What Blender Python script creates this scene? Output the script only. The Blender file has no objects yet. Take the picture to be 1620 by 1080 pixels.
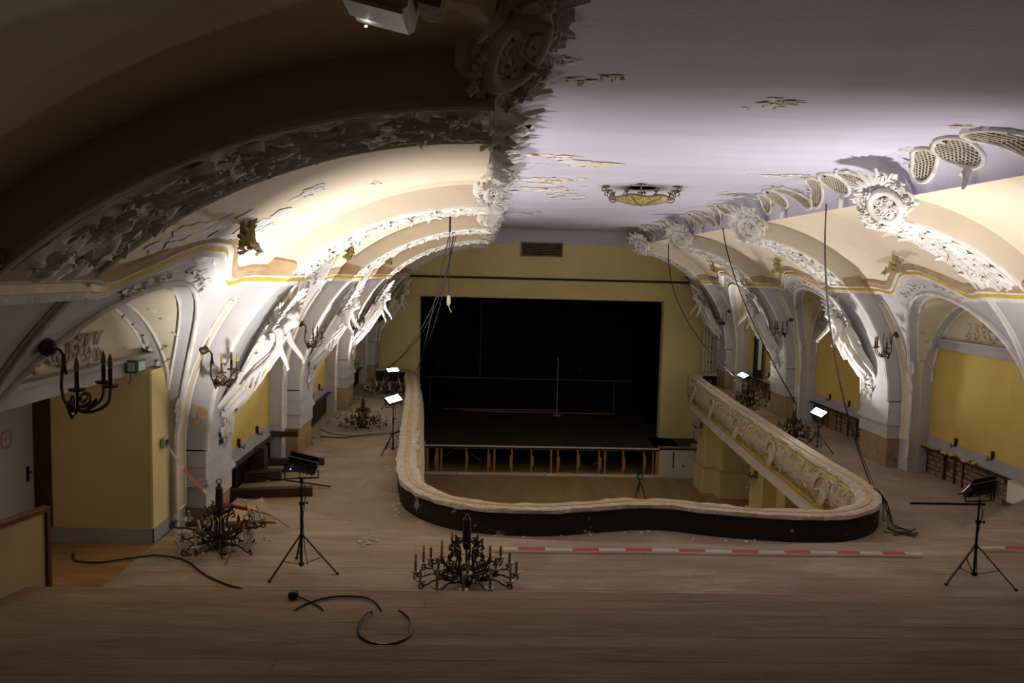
import bpy, bmesh, math, random
from mathutils import Vector, Matrix, noise
RND = random.Random(11)
PI = math.pi
scene = bpy.context.scene
COL = scene.collection

# ------------------------------------------------------------------ camera, light, exposure
cam_d = bpy.data.cameras.new('camera'); cam = bpy.data.objects.new('camera', cam_d); COL.objects.link(cam)
cam_d.sensor_width = 36.0; cam_d.lens = 36.0 * 1273.0 / 1620.0; cam_d.clip_start = 0.05; cam_d.clip_end = 200
cam.location = (0, 0, 4.2)
cam.matrix_world = Matrix.Translation((0, 0, 4.2)) @ Matrix.Rotation(-math.radians(2.092), 4, 'Z') @ \
    Matrix.Rotation(math.radians(90 - 4.867), 4, 'X') @ Matrix.Rotation(0.0245, 4, 'Z')
scene.camera = cam
world = bpy.data.worlds.new('world'); scene.world = world; world.use_nodes = True
world.node_tree.nodes['Background'].inputs[0].default_value = (1.0, 0.72, 0.45, 1)
world.node_tree.nodes['Background'].inputs[1].default_value = 0.006
scene.view_settings.view_transform = 'Standard'; scene.view_settings.look = 'None'
scene.view_settings.exposure = 0.2; scene.view_settings.gamma = 1.0
scene.view_settings.use_curve_mapping = False

# photographic LED panels on stands: place, height of head, direction of the lit face, power
PANELS = [
    ('front_left', (-2.168, 9.70, 0.48), 1.80, (0.10, 0.64, 0.76), 0.42, 132),
    ('front_right', (6.23, 9.62, 0.48), 1.66, (-0.20, 0.64, 0.74), -0.25, 150),
    ('near_left', (-2.02, 18.37, 0.0), 1.22, (0.18, -0.50, 0.85), 0.35, 150),
    ('far_left', (-2.72, 24.45, 0.0), 1.13, (0.10, -0.34, 0.93), 0.12, 145),
    ('near_right', (8.35, 19.4, 0.0), 0.92, (-0.42, -0.42, 0.80), -0.35, 110),
    ('far_right', (8.85, 26.8, 0.0), 0.90, (-0.33, -0.34, 0.88), -0.45, 125),
]
for nm, (x, y, z0), zh, d, tw, pw in PANELS:
    ld = bpy.data.lights.new('panel_light', 'AREA'); ld.shape = 'RECTANGLE'; ld.size = 0.34; ld.size_y = 0.22
    ld.energy = pw; ld.spread = math.radians(132 if nm.startswith('front') else 156)   # beam narrowed to shape the ceiling falloff, no grid built
    ld.color = (1.0, 0.955, 0.915)
    lo = bpy.data.objects.new('panel_light', ld); COL.objects.link(lo)
    dv = Vector(d).normalized()
    lo.location = Vector((x, y, zh)) + dv * 0.075
    lo.rotation_euler = (-dv).to_track_quat('Z', 'Y').to_euler()

# ------------------------------------------------------------------ materials
MATS = {}
def mat(name, c1, c2=None, scale=1.5, rough=0.85, bump=0.0, bscale=30, c3=None, c3scale=0.6, c3amt=(0.55, 0.68),
        metal=0.0, stretch=None, detail=6, contrast=(0.35, 0.65), spec=0.3, emit=None, estr=0.0, trans=0.0, bdist=0.02):
    m = bpy.data.materials.new(name); m.use_nodes = True
    nt = m.node_tree; N = nt.nodes; L = nt.links; b = N['Principled BSDF']
    b.inputs['Roughness'].default_value = rough; b.inputs['Metallic'].default_value = metal
    b.inputs['Specular IOR Level'].default_value = spec
    if trans: b.inputs['Transmission Weight'].default_value = trans
    if emit:
        b.inputs['Emission Color'].default_value = (*emit, 1); b.inputs['Emission Strength'].default_value = estr
    tc = N.new('ShaderNodeTexCoord'); mp = N.new('ShaderNodeMapping'); L.new(tc.outputs['Object'], mp.inputs[0])
    if stretch: mp.inputs['Scale'].default_value = stretch
    src = None
    if c2 is not None:
        nz = N.new('ShaderNodeTexNoise'); nz.inputs['Scale'].default_value = scale; nz.inputs['Detail'].default_value = detail
        nz.inputs['Roughness'].default_value = 0.6
        L.new(mp.outputs[0], nz.inputs['Vector'])
        r = N.new('ShaderNodeValToRGB'); r.color_ramp.elements[0].position = contrast[0]; r.color_ramp.elements[1].position = contrast[1]
        r.color_ramp.elements[0].color = (*c1, 1); r.color_ramp.elements[1].color = (*c2, 1)
        L.new(nz.outputs['Fac'], r.inputs[0]); src = r.outputs[0]
        if c3 is not None:
            n3 = N.new('ShaderNodeTexNoise'); n3.inputs['Scale'].default_value = c3scale; n3.inputs['Detail'].default_value = 10
            n3.inputs['Roughness'].default_value = 0.65
            L.new(mp.outputs[0], n3.inputs['Vector'])
            r3 = N.new('ShaderNodeMapRange'); r3.inputs[1].default_value = c3amt[0]; r3.inputs[2].default_value = c3amt[1]
            L.new(n3.outputs['Fac'], r3.inputs[0])
            mx = N.new('ShaderNodeMix'); mx.data_type = 'RGBA'; L.new(r3.outputs[0], mx.inputs[0])
            L.new(src, mx.inputs[6]); mx.inputs[7].default_value = (*c3, 1); src = mx.outputs[2]
        L.new(src, b.inputs['Base Color'])
    else:
        b.inputs['Base Color'].default_value = (*c1, 1)
    if bump:
        nb = N.new('ShaderNodeTexNoise'); nb.inputs['Scale'].default_value = bscale; nb.inputs['Detail'].default_value = 5
        L.new(mp.outputs[0], nb.inputs['Vector'])
        bp = N.new('ShaderNodeBump'); bp.inputs['Strength'].default_value = bump; bp.inputs['Distance'].default_value = bdist
        L.new(nb.outputs['Fac'], bp.inputs['Height']); L.new(bp.outputs[0], b.inputs['Normal'])
    MATS[name] = m
    return m

M_CEIL = mat('lavender_ceiling_paint', (.61, .57, .68), (.54, .50, .61), .5, .9, .15, 14, stretch=(.35, 2.2, 1))
M_VAULT = mat('cream_vault_plaster', (.74, .63, .475), (.66, .55, .41), .7, .85, .12, 9)
M_RIBUP = mat('buff_rib_plaster', (.63, .54, .42), (.55, .48, .39), .9, .88, .12, 12)
M_WALL = mat('lavender_grey_wall_plaster', (.50, .48, .485), (.42, .395, .39), .8, .9, .2, 12, c3=(.40, .33, .22), c3scale=.9, c3amt=(.6, .72))
M_STUC = mat('white_stucco', (.74, .71, .68), (.55, .51, .46), 3, .9, .35, 25, c3=(.42, .35, .24), c3scale=2.2, c3amt=(.60, .72))
M_STUCY = mat('aged_stucco', (.60, .52, .40), (.45, .38, .28), 4, .9, .5, 30, c3=(.33, .24, .13), c3scale=3, c3amt=(.58, .72))
M_CREAM = mat('cream_panel_paint', (.66, .58, .42), (.58, .49, .33), 1.2, .85, .1, 16, c3=(.50, .36, .18), c3scale=1.5, c3amt=(.62, .75))
M_YEL = mat('ochre_yellow_wall', (.60, .44, .12), (.54, .39, .10), .8, .85, .08, 20, stretch=(1, 1.6, .45), c3=(.42, .28, .07), c3scale=1.0, c3amt=(.58, .8))
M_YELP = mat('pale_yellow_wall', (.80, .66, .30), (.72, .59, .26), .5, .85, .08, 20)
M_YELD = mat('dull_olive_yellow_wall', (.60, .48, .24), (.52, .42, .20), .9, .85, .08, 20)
M_SKIRT = mat('grey_skirting_paint', (.40, .38, .40), (.33, .30, .31), 1.5, .85, .15, 18)
M_SKBL = mat('blue_grey_skirting', (.36, .37, .38), (.28, .29, .30), 2, .8)
M_GOLD = mat('gold_paint', (.62, .42, .06), (.48, .31, .05), 5, .5, .1, 30)
M_BRNTOP = mat('brown_primer', (.42, .30, .18), (.33, .22, .12), 3, .9, .2, 20)
M_FLOOR = mat('dusty_floor', (.33, .26, .185), (.23, .175, .12), .9, .95, .35, 18, c3=(.42, .35, .27), c3scale=2.3, c3amt=(.58, .75), detail=10)
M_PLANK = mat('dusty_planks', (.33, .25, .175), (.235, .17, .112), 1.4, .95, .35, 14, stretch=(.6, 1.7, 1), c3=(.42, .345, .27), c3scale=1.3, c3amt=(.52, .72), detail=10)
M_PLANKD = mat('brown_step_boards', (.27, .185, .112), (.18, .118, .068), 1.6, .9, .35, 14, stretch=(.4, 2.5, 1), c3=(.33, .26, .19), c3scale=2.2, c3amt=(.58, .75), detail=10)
M_ORANGE = mat('orange_brown_parquet', (.34, .18, .07), (.24, .12, .045), 2.4, .8, .2, 20, stretch=(.5, 2.5, 1))
M_BLACK = mat('black_paint', (.012, .010, .009), (.022, .018, .015), 3, .8, .2, 14, c3=(.34, .28, .23), c3scale=1.6, c3amt=(.615, .625))
M_BLK = mat('black_plastic', (.012, .012, .013), rough=.45)
M_STAGE = mat('black_stage_floor', (.050, .043, .037), (.032, .028, .024), 1.5, .75, .1, 20, stretch=(.4, 2, 1))
M_STWALL = mat('black_stage_drape', (.006, .006, .007), (.010, .010, .010), 1.2, .95)
M_RAIL = mat('chipped_stone_rail', (.56, .48, .38), (.40, .33, .25), 9, .95, .9, 22, c3=(.68, .61, .53), c3scale=6, c3amt=(.55, .7), bdist=.03)
M_RAILB = mat('tan_rail_strip', (.50, .36, .20), (.40, .28, .15), 3, .9, .3, 20)
M_RELF = mat('pale_gold_relief', (.50, .43, .30), (.42, .34, .22), 5, .8, .5, 18, c3=(.55, .42, .16), c3scale=3, c3amt=(.58, .72))
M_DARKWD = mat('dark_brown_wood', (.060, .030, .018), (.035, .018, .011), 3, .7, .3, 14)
M_REDWD = mat('red_brown_trim_wood', (.13, .040, .018), (.09, .028, .013), 4, .55, .1, 20)
M_ORWD = mat('orange_brown_timber', (.50, .25, .085), (.40, .19, .06), 5, .8, .2, 20)
M_TAN = mat('tan_hardboard', (.50, .35, .17), (.44, .30, .145), 1.5, .8, .1, 20)
M_BRICK = mat('old_brick', (.30, .19, .10), (.22, .13, .07), 8, .95, .6, 40, c3=(.40, .31, .2), c3scale=4, c3amt=(.55, .7))
M_MORT = mat('dirty_mortar', (.20, .15, .10), (.12, .09, .06), 5, .95, .5, 30)
M_PLAST = mat('bare_brown_render', (.36, .25, .14), (.27, .18, .10), 3, .95, .5, 22, c3=(.14, .09, .05), c3scale=2.2, c3amt=(.58, .68))
M_RUST = mat('rusty_metal', (.055, .030, .016), (.03, .018, .012), 8, .8, .2, 30, metal=.2)
M_BRONZE = mat('tarnished_bronze', (.075, .042, .020), (.045, .026, .014), 12, .5, .15, 40, metal=.5)
M_BRASS = mat('dusty_brass', (.24, .165, .075), (.15, .10, .05), 14, .55, .15, 40, metal=.35)
M_CANDLE = mat('candle_sleeve', (.28, .19, .08), (.2, .13, .055), 10, .6)
M_CANDLEW = mat('pale_candle_sleeve', (.52, .45, .32), (.42, .35, .24), 10, .6)
M_GLASS = mat('dusty_glass', (.55, .50, .42), rough=.25, trans=.55, spec=.6)
M_CRYST = mat('crystal_glass', (.85, .85, .82), rough=.05, trans=.6, spec=.9)
M_RED = mat('red_tape', (.50, .07, .045), (.40, .09, .06), 9, .6)
M_WHITE = mat('white_tape', (.58, .53, .47), (.46, .40, .33), 7, .6)
M_DOOR = mat('pale_metal_door', (.46, .50, .50), (.36, .40, .41), 1.2, .38, .05, 8, spec=.5)
M_PINK = mat('pink_ring_print', (.50, .16, .20), rough=.5)
M_GREEN = mat('green_sign_plastic', (.02, .16, .07), rough=.4)
M_SIGNW = mat('pale_green_sign_face', (.55, .70, .60), rough=.4)
M_GREYP = mat('grey_plastic', (.42, .42, .40), (.36, .36, .34), 6, .55)
M_IVORY = mat('ivory_plastic', (.58, .55, .40), (.5, .47, .34), 4, .5)
M_LED = mat('lit_led_panel', (1, 1, 1), emit=(.92, .96, 1.0), estr=40)
M_LEDDOT = mat('blue_led_dot', (.1, .2, 1), emit=(.15, .35, 1.0), estr=12)
M_SCREEN = mat('green_screen_lit', (.05, .4, .2), emit=(.05, .5, .2), estr=.02)
M_WHITEP = mat('white_fascia_paint', (.72, .68, .57), (.62, .58, .48), 1.5, .8, .08, 20)
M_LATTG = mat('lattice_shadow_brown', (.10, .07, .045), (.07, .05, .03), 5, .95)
M_LATT = mat('lattice_stucco', (.56, .49, .40), (.45, .38, .30), 6, .9, .2, 30)
M_HOLE = mat('dark_void', (.020, .014, .010), rough=1, spec=0)
M_PEEL = mat('bare_peeled_plaster', (.72, .52, .30), (.80, .74, .66), 4, .95, .4, 30, contrast=(.42, .52))
M_PEELW = mat('flaked_white_paint', (.78, .74, .74), (.62, .58, .58), 5, .95, .4, 30)
M_BOWL = mat('amber_glass_mosaic', (.52, .42, .17), (.34, .24, .09), 16, .5, .5, 34, c3=(.14, .09, .04), c3scale=14, c3amt=(.5, .6))
M_CREST = mat('tarnished_gilt', (.42, .31, .14), (.30, .22, .11), 6, .7, .3, 30)
M_PAPER = mat('curled_yellow_paper', (.52, .38, .12), (.4, .28, .09), 6, .9)
M_TARP = mat('grey_cloth', (.20, .16, .12), (.27, .22, .17), 5, .95, .3, 20)
M_STAIN = mat('orange_stain', (.46, .27, .09), (.52, .42, .26), 6, .9, .3, 30)

# ------------------------------------------------------------------ mesh helpers
class MB:
    def __init__(s): s.v = []; s.f = []; s.m = []
    def add(s, vs, fs, mi=0):
        o = len(s.v); s.v.extend(tuple(p) for p in vs)
        for f in fs: s.f.append(tuple(i + o for i in f)); s.m.append(mi)
    def box(s, lo, hi, mi=0, M=None):
        x0, y0, z0 = lo; x1, y1, z1 = hi
        vs = [Vector(p) for p in ((x0,y0,z0),(x1,y0,z0),(x1,y1,z0),(x0,y1,z0),(x0,y0,z1),(x1,y0,z1),(x1,y1,z1),(x0,y1,z1))]
        if M is not None: vs = [M @ p for p in vs]
        s.add(vs, [(0,3,2,1),(4,5,6,7),(0,1,5,4),(1,2,6,5),(2,3,7,6),(3,0,4,7)], mi)
    def cbox(s, c, size, mi=0, M=None):
        s.box([c[i]-size[i]/2 for i in range(3)], [c[i]+size[i]/2 for i in range(3)], mi, M)
    def bevbox(s, lo, hi, b, mi=0, M=None):
        bm = bmesh.new(); bmesh.ops.create_cube(bm, size=1)
        for v in bm.verts:
            v.co = Vector([lo[i] + (v.co[i] + .5) * (hi[i] - lo[i]) for i in range(3)])
        bmesh.ops.bevel(bm, geom=bm.edges[:], offset=b, segments=1, affect='EDGES')
        bm.verts.index_update()
        vs = [(M @ v.co if M is not None else v.co.copy()) for v in bm.verts]
        s.add(vs, [[v.index for v in f.verts] for f in bm.faces], mi); bm.free()
    def beam(s, p, q, w, h, mi=0, up=(0, 0, 1)):
        p = Vector(p); q = Vector(q); d = (q - p); L = d.length; d.normalize(); u = Vector(up)
        if abs(d.dot(u)) > .98: u = Vector((0, 1, 0))
        a = d.cross(u).normalized(); u = a.cross(d)
        M = Matrix((( *a, ), ( *d, ), ( *u, ))).transposed().to_4x4(); M.translation = p
        s.box((-w/2, 0, -h/2), (w/2, L, h/2), mi, M)
    def tube(s, pts, r, n=6, mi=0, closed=False, cap=True):
        pts = [Vector(p) for p in pts]; k = len(pts)
        rr = r if isinstance(r, (list, tuple)) else [r] * k
        t0 = (pts[1] - pts[0]).normalized(); u = Vector((0, 0, 1)) if abs(t0.z) < .9 else Vector((1, 0, 0))
        u = (u - t0 * u.dot(t0)).normalized(); vs = []
        for i in range(k):
            if closed: t = (pts[(i+1) % k] - pts[i-1])
            else: t = pts[min(i+1, k-1)] - pts[max(i-1, 0)]
            if t.length < 1e-9: t = t0.copy()
            t.normalize(); u = u - t * u.dot(t)
            if u.length < 1e-6: u = t.orthogonal()
            u.normalize(); w = t.cross(u)
            for j in range(n):
                a = 2 * PI * j / n; vs.append(pts[i] + (u * math.cos(a) + w * math.sin(a)) * rr[i])
        fs = []
        for i in range(k if closed else k - 1):
            i2 = (i + 1) % k
            for j in range(n):
                j2 = (j + 1) % n; fs.append((i*n+j, i*n+j2, i2*n+j2, i2*n+j))
        if cap and not closed:
            fs.append(tuple(range(n-1, -1, -1))); fs.append(tuple((k-1)*n + j for j in range(n)))
        s.add(vs, fs, mi)
    def lathe(s, prof, n=16, M=None, mi=0, cap=True):
        vs = []; k = len(prof)
        for (r, z) in prof:
            for j in range(n):
                a = 2 * PI * j / n; p = Vector((r * math.cos(a), r * math.sin(a), z)); vs.append(M @ p if M is not None else p)
        fs = []
        for i in range(k - 1):
            for j in range(n):
                j2 = (j + 1) % n; fs.append((i*n+j, i*n+j2, (i+1)*n+j2, (i+1)*n+j))
        if cap:
            fs.append(tuple(range(n-1, -1, -1))); fs.append(tuple((k-1)*n + j for j in range(n)))
        s.add(vs, fs, mi)
    def grid(s, fn, nu, nv, mi=0, flip=False):
        vs = [fn(i / nu, j / nv) for i in range(nu + 1) for j in range(nv + 1)]
        fs = []
        for i in range(nu):
            for j in range(nv):
                a = i*(nv+1)+j; b = a+1; c = a+nv+2; d = a+nv+1
                fs.append((a, b, c, d) if not flip else (a, d, c, b))
        s.add(vs, fs, mi)
    def strip(s, A, B, mi=0):
        n = len(A); s.add(list(A) + list(B), [(i, i+1, n+i+1, n+i) for i in range(n-1)], mi)
    def ball(s, c, r, mi=0, n=6, sc=(1, 1, 1), M=None):
        prof = [(math.sin(PI * i / n) * r, -math.cos(PI * i / n) * r) for i in range(n + 1)]
        T = Matrix.Translation(c) @ (M if M is not None else Matrix()) @ Matrix.Diagonal((*sc, 1))
        s.lathe([(max(a, r*.02), b) for a, b in prof], max(6, n + 1), T, mi)
    def mesh(s, name, mats, smooth=None):
        me = bpy.data.meshes.new(name); me.from_pydata(s.v, [], s.f)
        for m in (mats if isinstance(mats, (list, tuple)) else [mats]): me.materials.append(m)
        if any(s.m): me.polygons.foreach_set('material_index', s.m)
        if smooth:
            me.polygons.foreach_set('use_smooth', [True] * len(s.f))
            if smooth < 179: me.set_sharp_from_angle(angle=math.radians(smooth))
        me.update(); return me
    def build(s, name, mats, parent=None, smooth=None, loc=None, **props):
        o = bpy.data.objects.new(name, s.mesh(name, mats, smooth)); COL.objects.link(o)
        if parent is not None: o.parent = parent
        if loc is not None: o.location = loc
        for k, v in props.items(): o[{'cat': 'category'}.get(k, k)] = v
        return o

def empty(name, loc=(0, 0, 0), rz=0, **props):
    o = bpy.data.objects.new(name, None); COL.objects.link(o); o.location = loc; o.rotation_euler = (0, 0, rz)
    o.empty_display_size = .1
    for k, v in props.items(): o[{'cat': 'category'}.get(k, k)] = v
    return o

def put(name, me, parent, M=None):
    o = bpy.data.objects.new(name, me); COL.objects.link(o); o.parent = parent
    if M is not None: o.matrix_local = M
    return o

KIDS = {}
def copy_tree(o, parent=None, **props):
    if parent is None: bpy.context.view_layer.update()
    c = o.copy(); COL.objects.link(c)
    if parent is not None: c.parent = parent
    for k, v in props.items(): c[{'cat': 'category'}.get(k, k)] = v
    for ch in list(o.children): copy_tree(ch, c)
    return c

def smooth_path(P, step=.15):
    P = [Vector(p) for p in P]; out = []
    for i in range(len(P) - 1):
        a = P[max(i-1, 0)]; b = P[i]; c = P[i+1]; d = P[min(i+2, len(P)-1)]
        n = max(2, int((c - b).length / step))
        # non-uniform Catmull-Rom through Hermite tangents
        l0 = max((b-a).length, 1e-6); l1 = max((c-b).length, 1e-6); l2 = max((d-c).length, 1e-6)
        m1 = (c - b) if a == b else ((b-a)/l0 * l1 + (c-b)/l1 * l0) / (l0 + l1) * l1
        m2 = (c - b) if d == c else ((c-b)/l1 * l2 + (d-c)/l2 * l1) / (l1 + l2) * l1
        for k in range(n):
            t = k / n; t2 = t*t; t3 = t2*t
            out.append(b*(2*t3-3*t2+1) + m1*(t3-2*t2+t) + c*(-2*t3+3*t2) + m2*(t3-t2))
    out.append(P[-1]); return out

def sstep(a, b, x):
    t = min(1, max(0, (x - a) / (b - a))); return t * t * (3 - 2 * t)

# ---- stucco ornaments, written into an MB in a local frame (O origin, X, Y in the surface, N out of it)
def frame(O, X, N):
    X = Vector(X).normalized(); N = Vector(N); N = (N - X * N.dot(X)).normalized(); Y = N.cross(X)
    M = Matrix((X, Y, N)).transposed().to_4x4(); M.translation = Vector(O); return M

def leaf(mb, M, L=.3, W=.1, h=.03, curl=.05, lobes=4, bend=0.0, mi=0, nu=7, tip=.12):
    def fn(u, v):
        t = v * 2 - 1
        w = W * (math.sin(PI * min(1, tip * .6 + u * (1 - tip * 1.6 + .07))) ** .7) * (1 + .22 * math.sin(u * lobes * 2 * PI))
        y = t * w + bend * u * u
        z = h * (1 - t * t) * (1 - .5 * u) + curl * u * u + (.012 if abs(t) < .1 else 0)
        return M @ Vector((u * L, y, z))
    mb.grid(fn, nu, 4, mi)

def scroll(mb, M, r=.1, turns=1.4, th=.022, mi=0, tail=.15, hand=1, n=16, side=5, lift=.02):
    pts = []; rr = []
    for i in range(n + 1):
        t = i / n; a = t * turns * 2 * PI; q = r * (1 - .82 * t)
        pts.append(M @ Vector((q * math.sin(a), hand * (r - q * math.cos(a)) - hand * r, lift + .02 * t))); rr.append(th * (1 - .3 * t))
    pts = [M @ Vector((-tail, hand * -r * 1.05, lift * .5))] + pts; rr = [th * .5] + rr
    mb.tube(pts, rr, side, mi)

def flower(mb, M, r=.06, mi=0, petals=5):
    for k in range(petals):
        a = 2 * PI * k / petals
        mb.ball((0, 0, 0), r * .55, mi, 4, (1, .7, .55), M @ Matrix.Translation((math.cos(a) * r * .6, math.sin(a) * r * .6, r * .3)) @ Matrix.Rotation(a, 4, 'Z'))
    mb.ball((0, 0, 0), r * .4, mi, 4, (1, 1, .8), M @ Matrix.Translation((0, 0, r * .55)))

def ornament_run(mb, surf, s0, s1, t0, t1, step=.26, seed=0, size=1.0, mi=0):
    """scrolls, leaves and flowers run along a surface: surf(s,t) -> (point, dir_s, normal)"""
    r = random.Random(seed); s = s0; k = 0
    while s < s1:
        tm = (t0 + t1) / 2; w = abs(t1 - t0)
        for side in (-1, 1):
            t = tm + side * w * r.uniform(.16, .3)
            P, X, N = surf(s + r.uniform(-.05, .05), t)
            M = frame(P, X, N)
            scroll(mb, M, w * r.uniform(.13, .2) * size, r.uniform(1.1, 1.6), .026 * size, mi, w * .25, side * (1 if k % 2 else -1))
            P, X, N = surf(s + step * .5, tm + side * w * r.uniform(.2, .4))
            M = frame(P, X, N) @ Matrix.Rotation(side * r.uniform(.3, 1.3) + (PI if k % 2 else 0), 4, 'Z')
            leaf(mb, M, r.uniform(.2, .36) * size, r.uniform(.05, .09) * size, .04, r.uniform(.02, .10) * size, r.choice((3, 4)), r.uniform(-.08, .08), mi)
        if k % 3 == 1:
            P, X, N = surf(s + step * .4, tm + r.uniform(-.1, .1) * w); flower(mb, frame(P, X, N), .085 * size, mi)
        else:
            P, X, N = surf(s + step * .2, tm)
            leaf(mb, frame(P, X, N) @ Matrix.Rotation(r.uniform(-.5, .5), 4, 'Z'), .3 * size, .07 * size, .05, .03, 4, 0, mi)
        s += step * r.uniform(.85, 1.15); k += 1
# ------------------------------------------------------------------ hall geometry
ZS = 1.5                      # springing of the vault curve
CEIL_Z, EDGE_Z = 6.0, 5.45
YB = 33.5                     # proscenium wall
STAGE_Z, MAIN_Z = -2.63, -3.8
SIDE = {
    'left': dict(cx=0.0, sg=-1, ar=4.0, br=3.65, a=4.3, b=3.95, wall=-4.55, edge=0.03),
    'right': dict(cx=5.5, sg=1, ar=3.7, br=3.65, a=4.0, b=4.0, wall=9.95, edge=6.12)}
RIBS = [(4.65, 5.9), (11.7, 12.9), (17.7, 19.05), (23.9, 25.2), (30.0, 31.2)]
def arcx(S, z, a, b):
    if z <= ZS: return S['cx'] + S['sg'] * a
    q = min(1, (z - ZS) / b); return S['cx'] + S['sg'] * a * math.sqrt(max(0, 1 - q * q))
def shx(S, z): return arcx(S, z, S['a'], S['b'])
def rbx(S, z): return arcx(S, z, S['ar'], S['br'])
def phi_end(S, a): return math.acos(max(-1, min(1, (S['edge'] - S['cx']) * S['sg'] / a)))
def arcp(S, ph, a, b): return S['cx'] + S['sg'] * a * math.cos(ph), ZS + b * math.sin(ph)
def cornice_z(y, y0, y1):
    f = (y - y0) / (y1 - y0); g = min(f, 1 - f)
    return 3.98 + .36 * sstep(.2, .46, g) - .05 * sstep(.12, .2, g) * (1 - sstep(.2, .3, g))

# floors --------------------------------------------------------------------------------
PAR = smooth_path([(-4.05,30.5,0),(-3.4,30.55,0),(-2.98,30.1,0),(-2.74,28.5,0),(-1.77,17.66,0),(-1.53,15.0,0),(-1.3,13.95,0),(-.86,13.24,0),
    (-.3,12.80,0),(.42,12.60,0),(1.03,12.58,0),(2.08,12.82,0),(2.65,12.96,0),(3.07,12.95,0),(3.72,12.72,0),(4.6,12.5,0),(5.24,12.44,0),(5.9,12.5,0),
    (6.5,12.86,0),(7.0,13.55,0),(7.2,14.25,0),(7.34,16.47,0),(7.97,26.4,0),(8.17,28.75,0),(8.36,30.2,0),(8.65,30.9,0),(9.2,31.05,0)], .14)
def par_normals(P):
    out = []
    for i in range(len(P)):
        t = (P[min(i+1, len(P)-1)] - P[max(i-1, 0)]).normalized(); out.append(Vector((-t.y, t.x, 0)))
    return out
PN = par_normals(PAR)
def void_pt(i, o, z): p = PAR[i] + PN[i] * o; return Vector((p.x, p.y, z))
def ray_rect(c, p, x0, x1, y0, y1):
    d = p - c; k = 1e9
    if d.x > 1e-6: k = min(k, (x1 - c.x) / d.x)
    if d.x < -1e-6: k = min(k, (x0 - c.x) / d.x)
    if d.y > 1e-6: k = min(k, (y1 - c.y) / d.y)
    if d.y < -1e-6: k = min(k, (y0 - c.y) / d.y)
    return c + d * k
mb = MB()
cc = Vector((2.75, 24, 0)); A = [void_pt(i, .02, 0) for i in range(len(PAR))]
for z in (0.0, -.75):
    B = [ray_rect(cc, p, -6.2, 10.3, 3.0, YB) for p in A]
    rows = [[(Vector((a.x, a.y, 0)).lerp(b, k / 8)) + Vector((0, 0, z)) for a, b in zip(A, B)] for k in range(9)]
    for r0, r1 in zip(rows, rows[1:]): mb.strip(r1, r0)
for (x0, x1) in ((-6.2, -3.4), (8.7, 10.3)): mb.box((x0, 30.5, -.74), (x1, YB, -.001))
for (x, y) in ((-6.2, 3.0), (10.3, 3.0)): pass
floor_o = mb.build('floor', M_FLOOR, kind='structure', label='dusty brown gallery floor running round the horseshoe parapet', cat='floor')
mb = MB(); mb.box((-8, 3, MAIN_Z - .2), (12, 42.0, MAIN_Z))
mb.build('floor', mat('main_floor_boards', (.44, .31, .14), (.34, .235, .10), .8, .8, .15, 16, stretch=(2.2, .5, 1)), kind='structure', label='ochre brown main floor of the hall below the gallery', cat='floor')

# raised platform and seating steps, planked
PLF = [(-4.6, 13.2), (-3.68, 12.77), (-2.78, 12.35), (-2.1, 11.8), (-1.56, 11.42), (-.885, 11.22), (.911, 10.98), (3.476, 10.87), (6.133, 11.1), (6.83, 11.42), (8.09, 12.29), (9.47, 13.44), (10.2, 14.0)]
def plf(x):
    for (a, b), (c, d) in zip(PLF, PLF[1:]):
        if x <= c: return b + (d - b) * (x - a) / (c - a)
    return PLF[-1][1]
steps = empty('floor', kind='structure', label='raised planked platform with a curved front edge behind the parapet', cat='floor')
plank_rnd = random.Random(5)
def plank_row(parent, y0, y1, z, xa, xb, material, front=None, lens=(2.6, 4.2), th=.05, low=None):
    x = xa
    while x < xb - .05:
        x2 = min(xb, x + plank_rnd.uniform(*lens))
        if xb - x2 < .6: x2 = xb
        dz = plank_rnd.uniform(-.001, .0015); g = .0015
        n = 1 if front is None else max(1, int((x2 - x) / .18))
        top = []; bot = []
        for i in range(n + 1):
            xx = x + g + (x2 - x - 2 * g) * i / n
            yy = y1 - g if front is None else min(y1 - g, front(xx))
            top.append((xx, max(yy, y0 + g))); bot.append((xx, y0 + g))
        if max(t[1] for t in top) - y0 > .03:
            mb = MB(); zb = z - th if low is None else low
            P1 = [(a, b, z + dz) for a, b in bot]; P2 = [(a, b, z + dz) for a, b in top]
            Q1 = [(a, b, zb) for a, b in bot]; Q2 = [(a, b, zb) for a, b in top]
            mb.strip(P2, P1); mb.strip(Q2, P2); mb.strip(P1, Q1)
            mb.add([P1[0], P2[0], Q2[0], Q1[0]], [(0, 1, 2, 3)]); mb.add([P1[-1], P2[-1], Q2[-1], Q1[-1]], [(3, 2, 1, 0)])
            mb.build('plank', material, parent)
        x = x2
y = 8.56
while y < 13.9:
    xa, xb = (-4.32, 10.2)
    if y > 11.3: xa = -3.9
    if y > 10.8:
        # split in a left and a right wing where the curve leaves the row
        xs = [xa + (xb - xa) * i / 200 for i in range(201)]
        runs = []; cur = None
        for xx in xs:
            if plf(xx) > y + .02:
                cur = [xx, xx] if cur is None else [cur[0], xx]
            elif cur: runs.append(cur); cur = None
        if cur: runs.append(cur)
    else: runs = [[xa, xb]]
    for r0, r1 in runs:
        if r1 - r0 > .1: plank_row(steps, y, y + .215, .48, r0, r1, M_PLANK, plf if y > 10.5 else None)
    y += .215
mb = MB()
for i in range(len(PLF) - 1):
    (a, b), (c, d) = PLF[i], PLF[i+1]
    if c <= 9.3: mb.add([(a, b - .02, 0), (c, d - .02, 0), (c, d - .02, .46), (a, b - .02, .46)], [(0, 1, 2, 3)])
mb.box((-4.3, 8.6, 0.001), (9.2, 10.7, .425))
mb.build('riser', M_DARKWD, steps)
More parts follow.
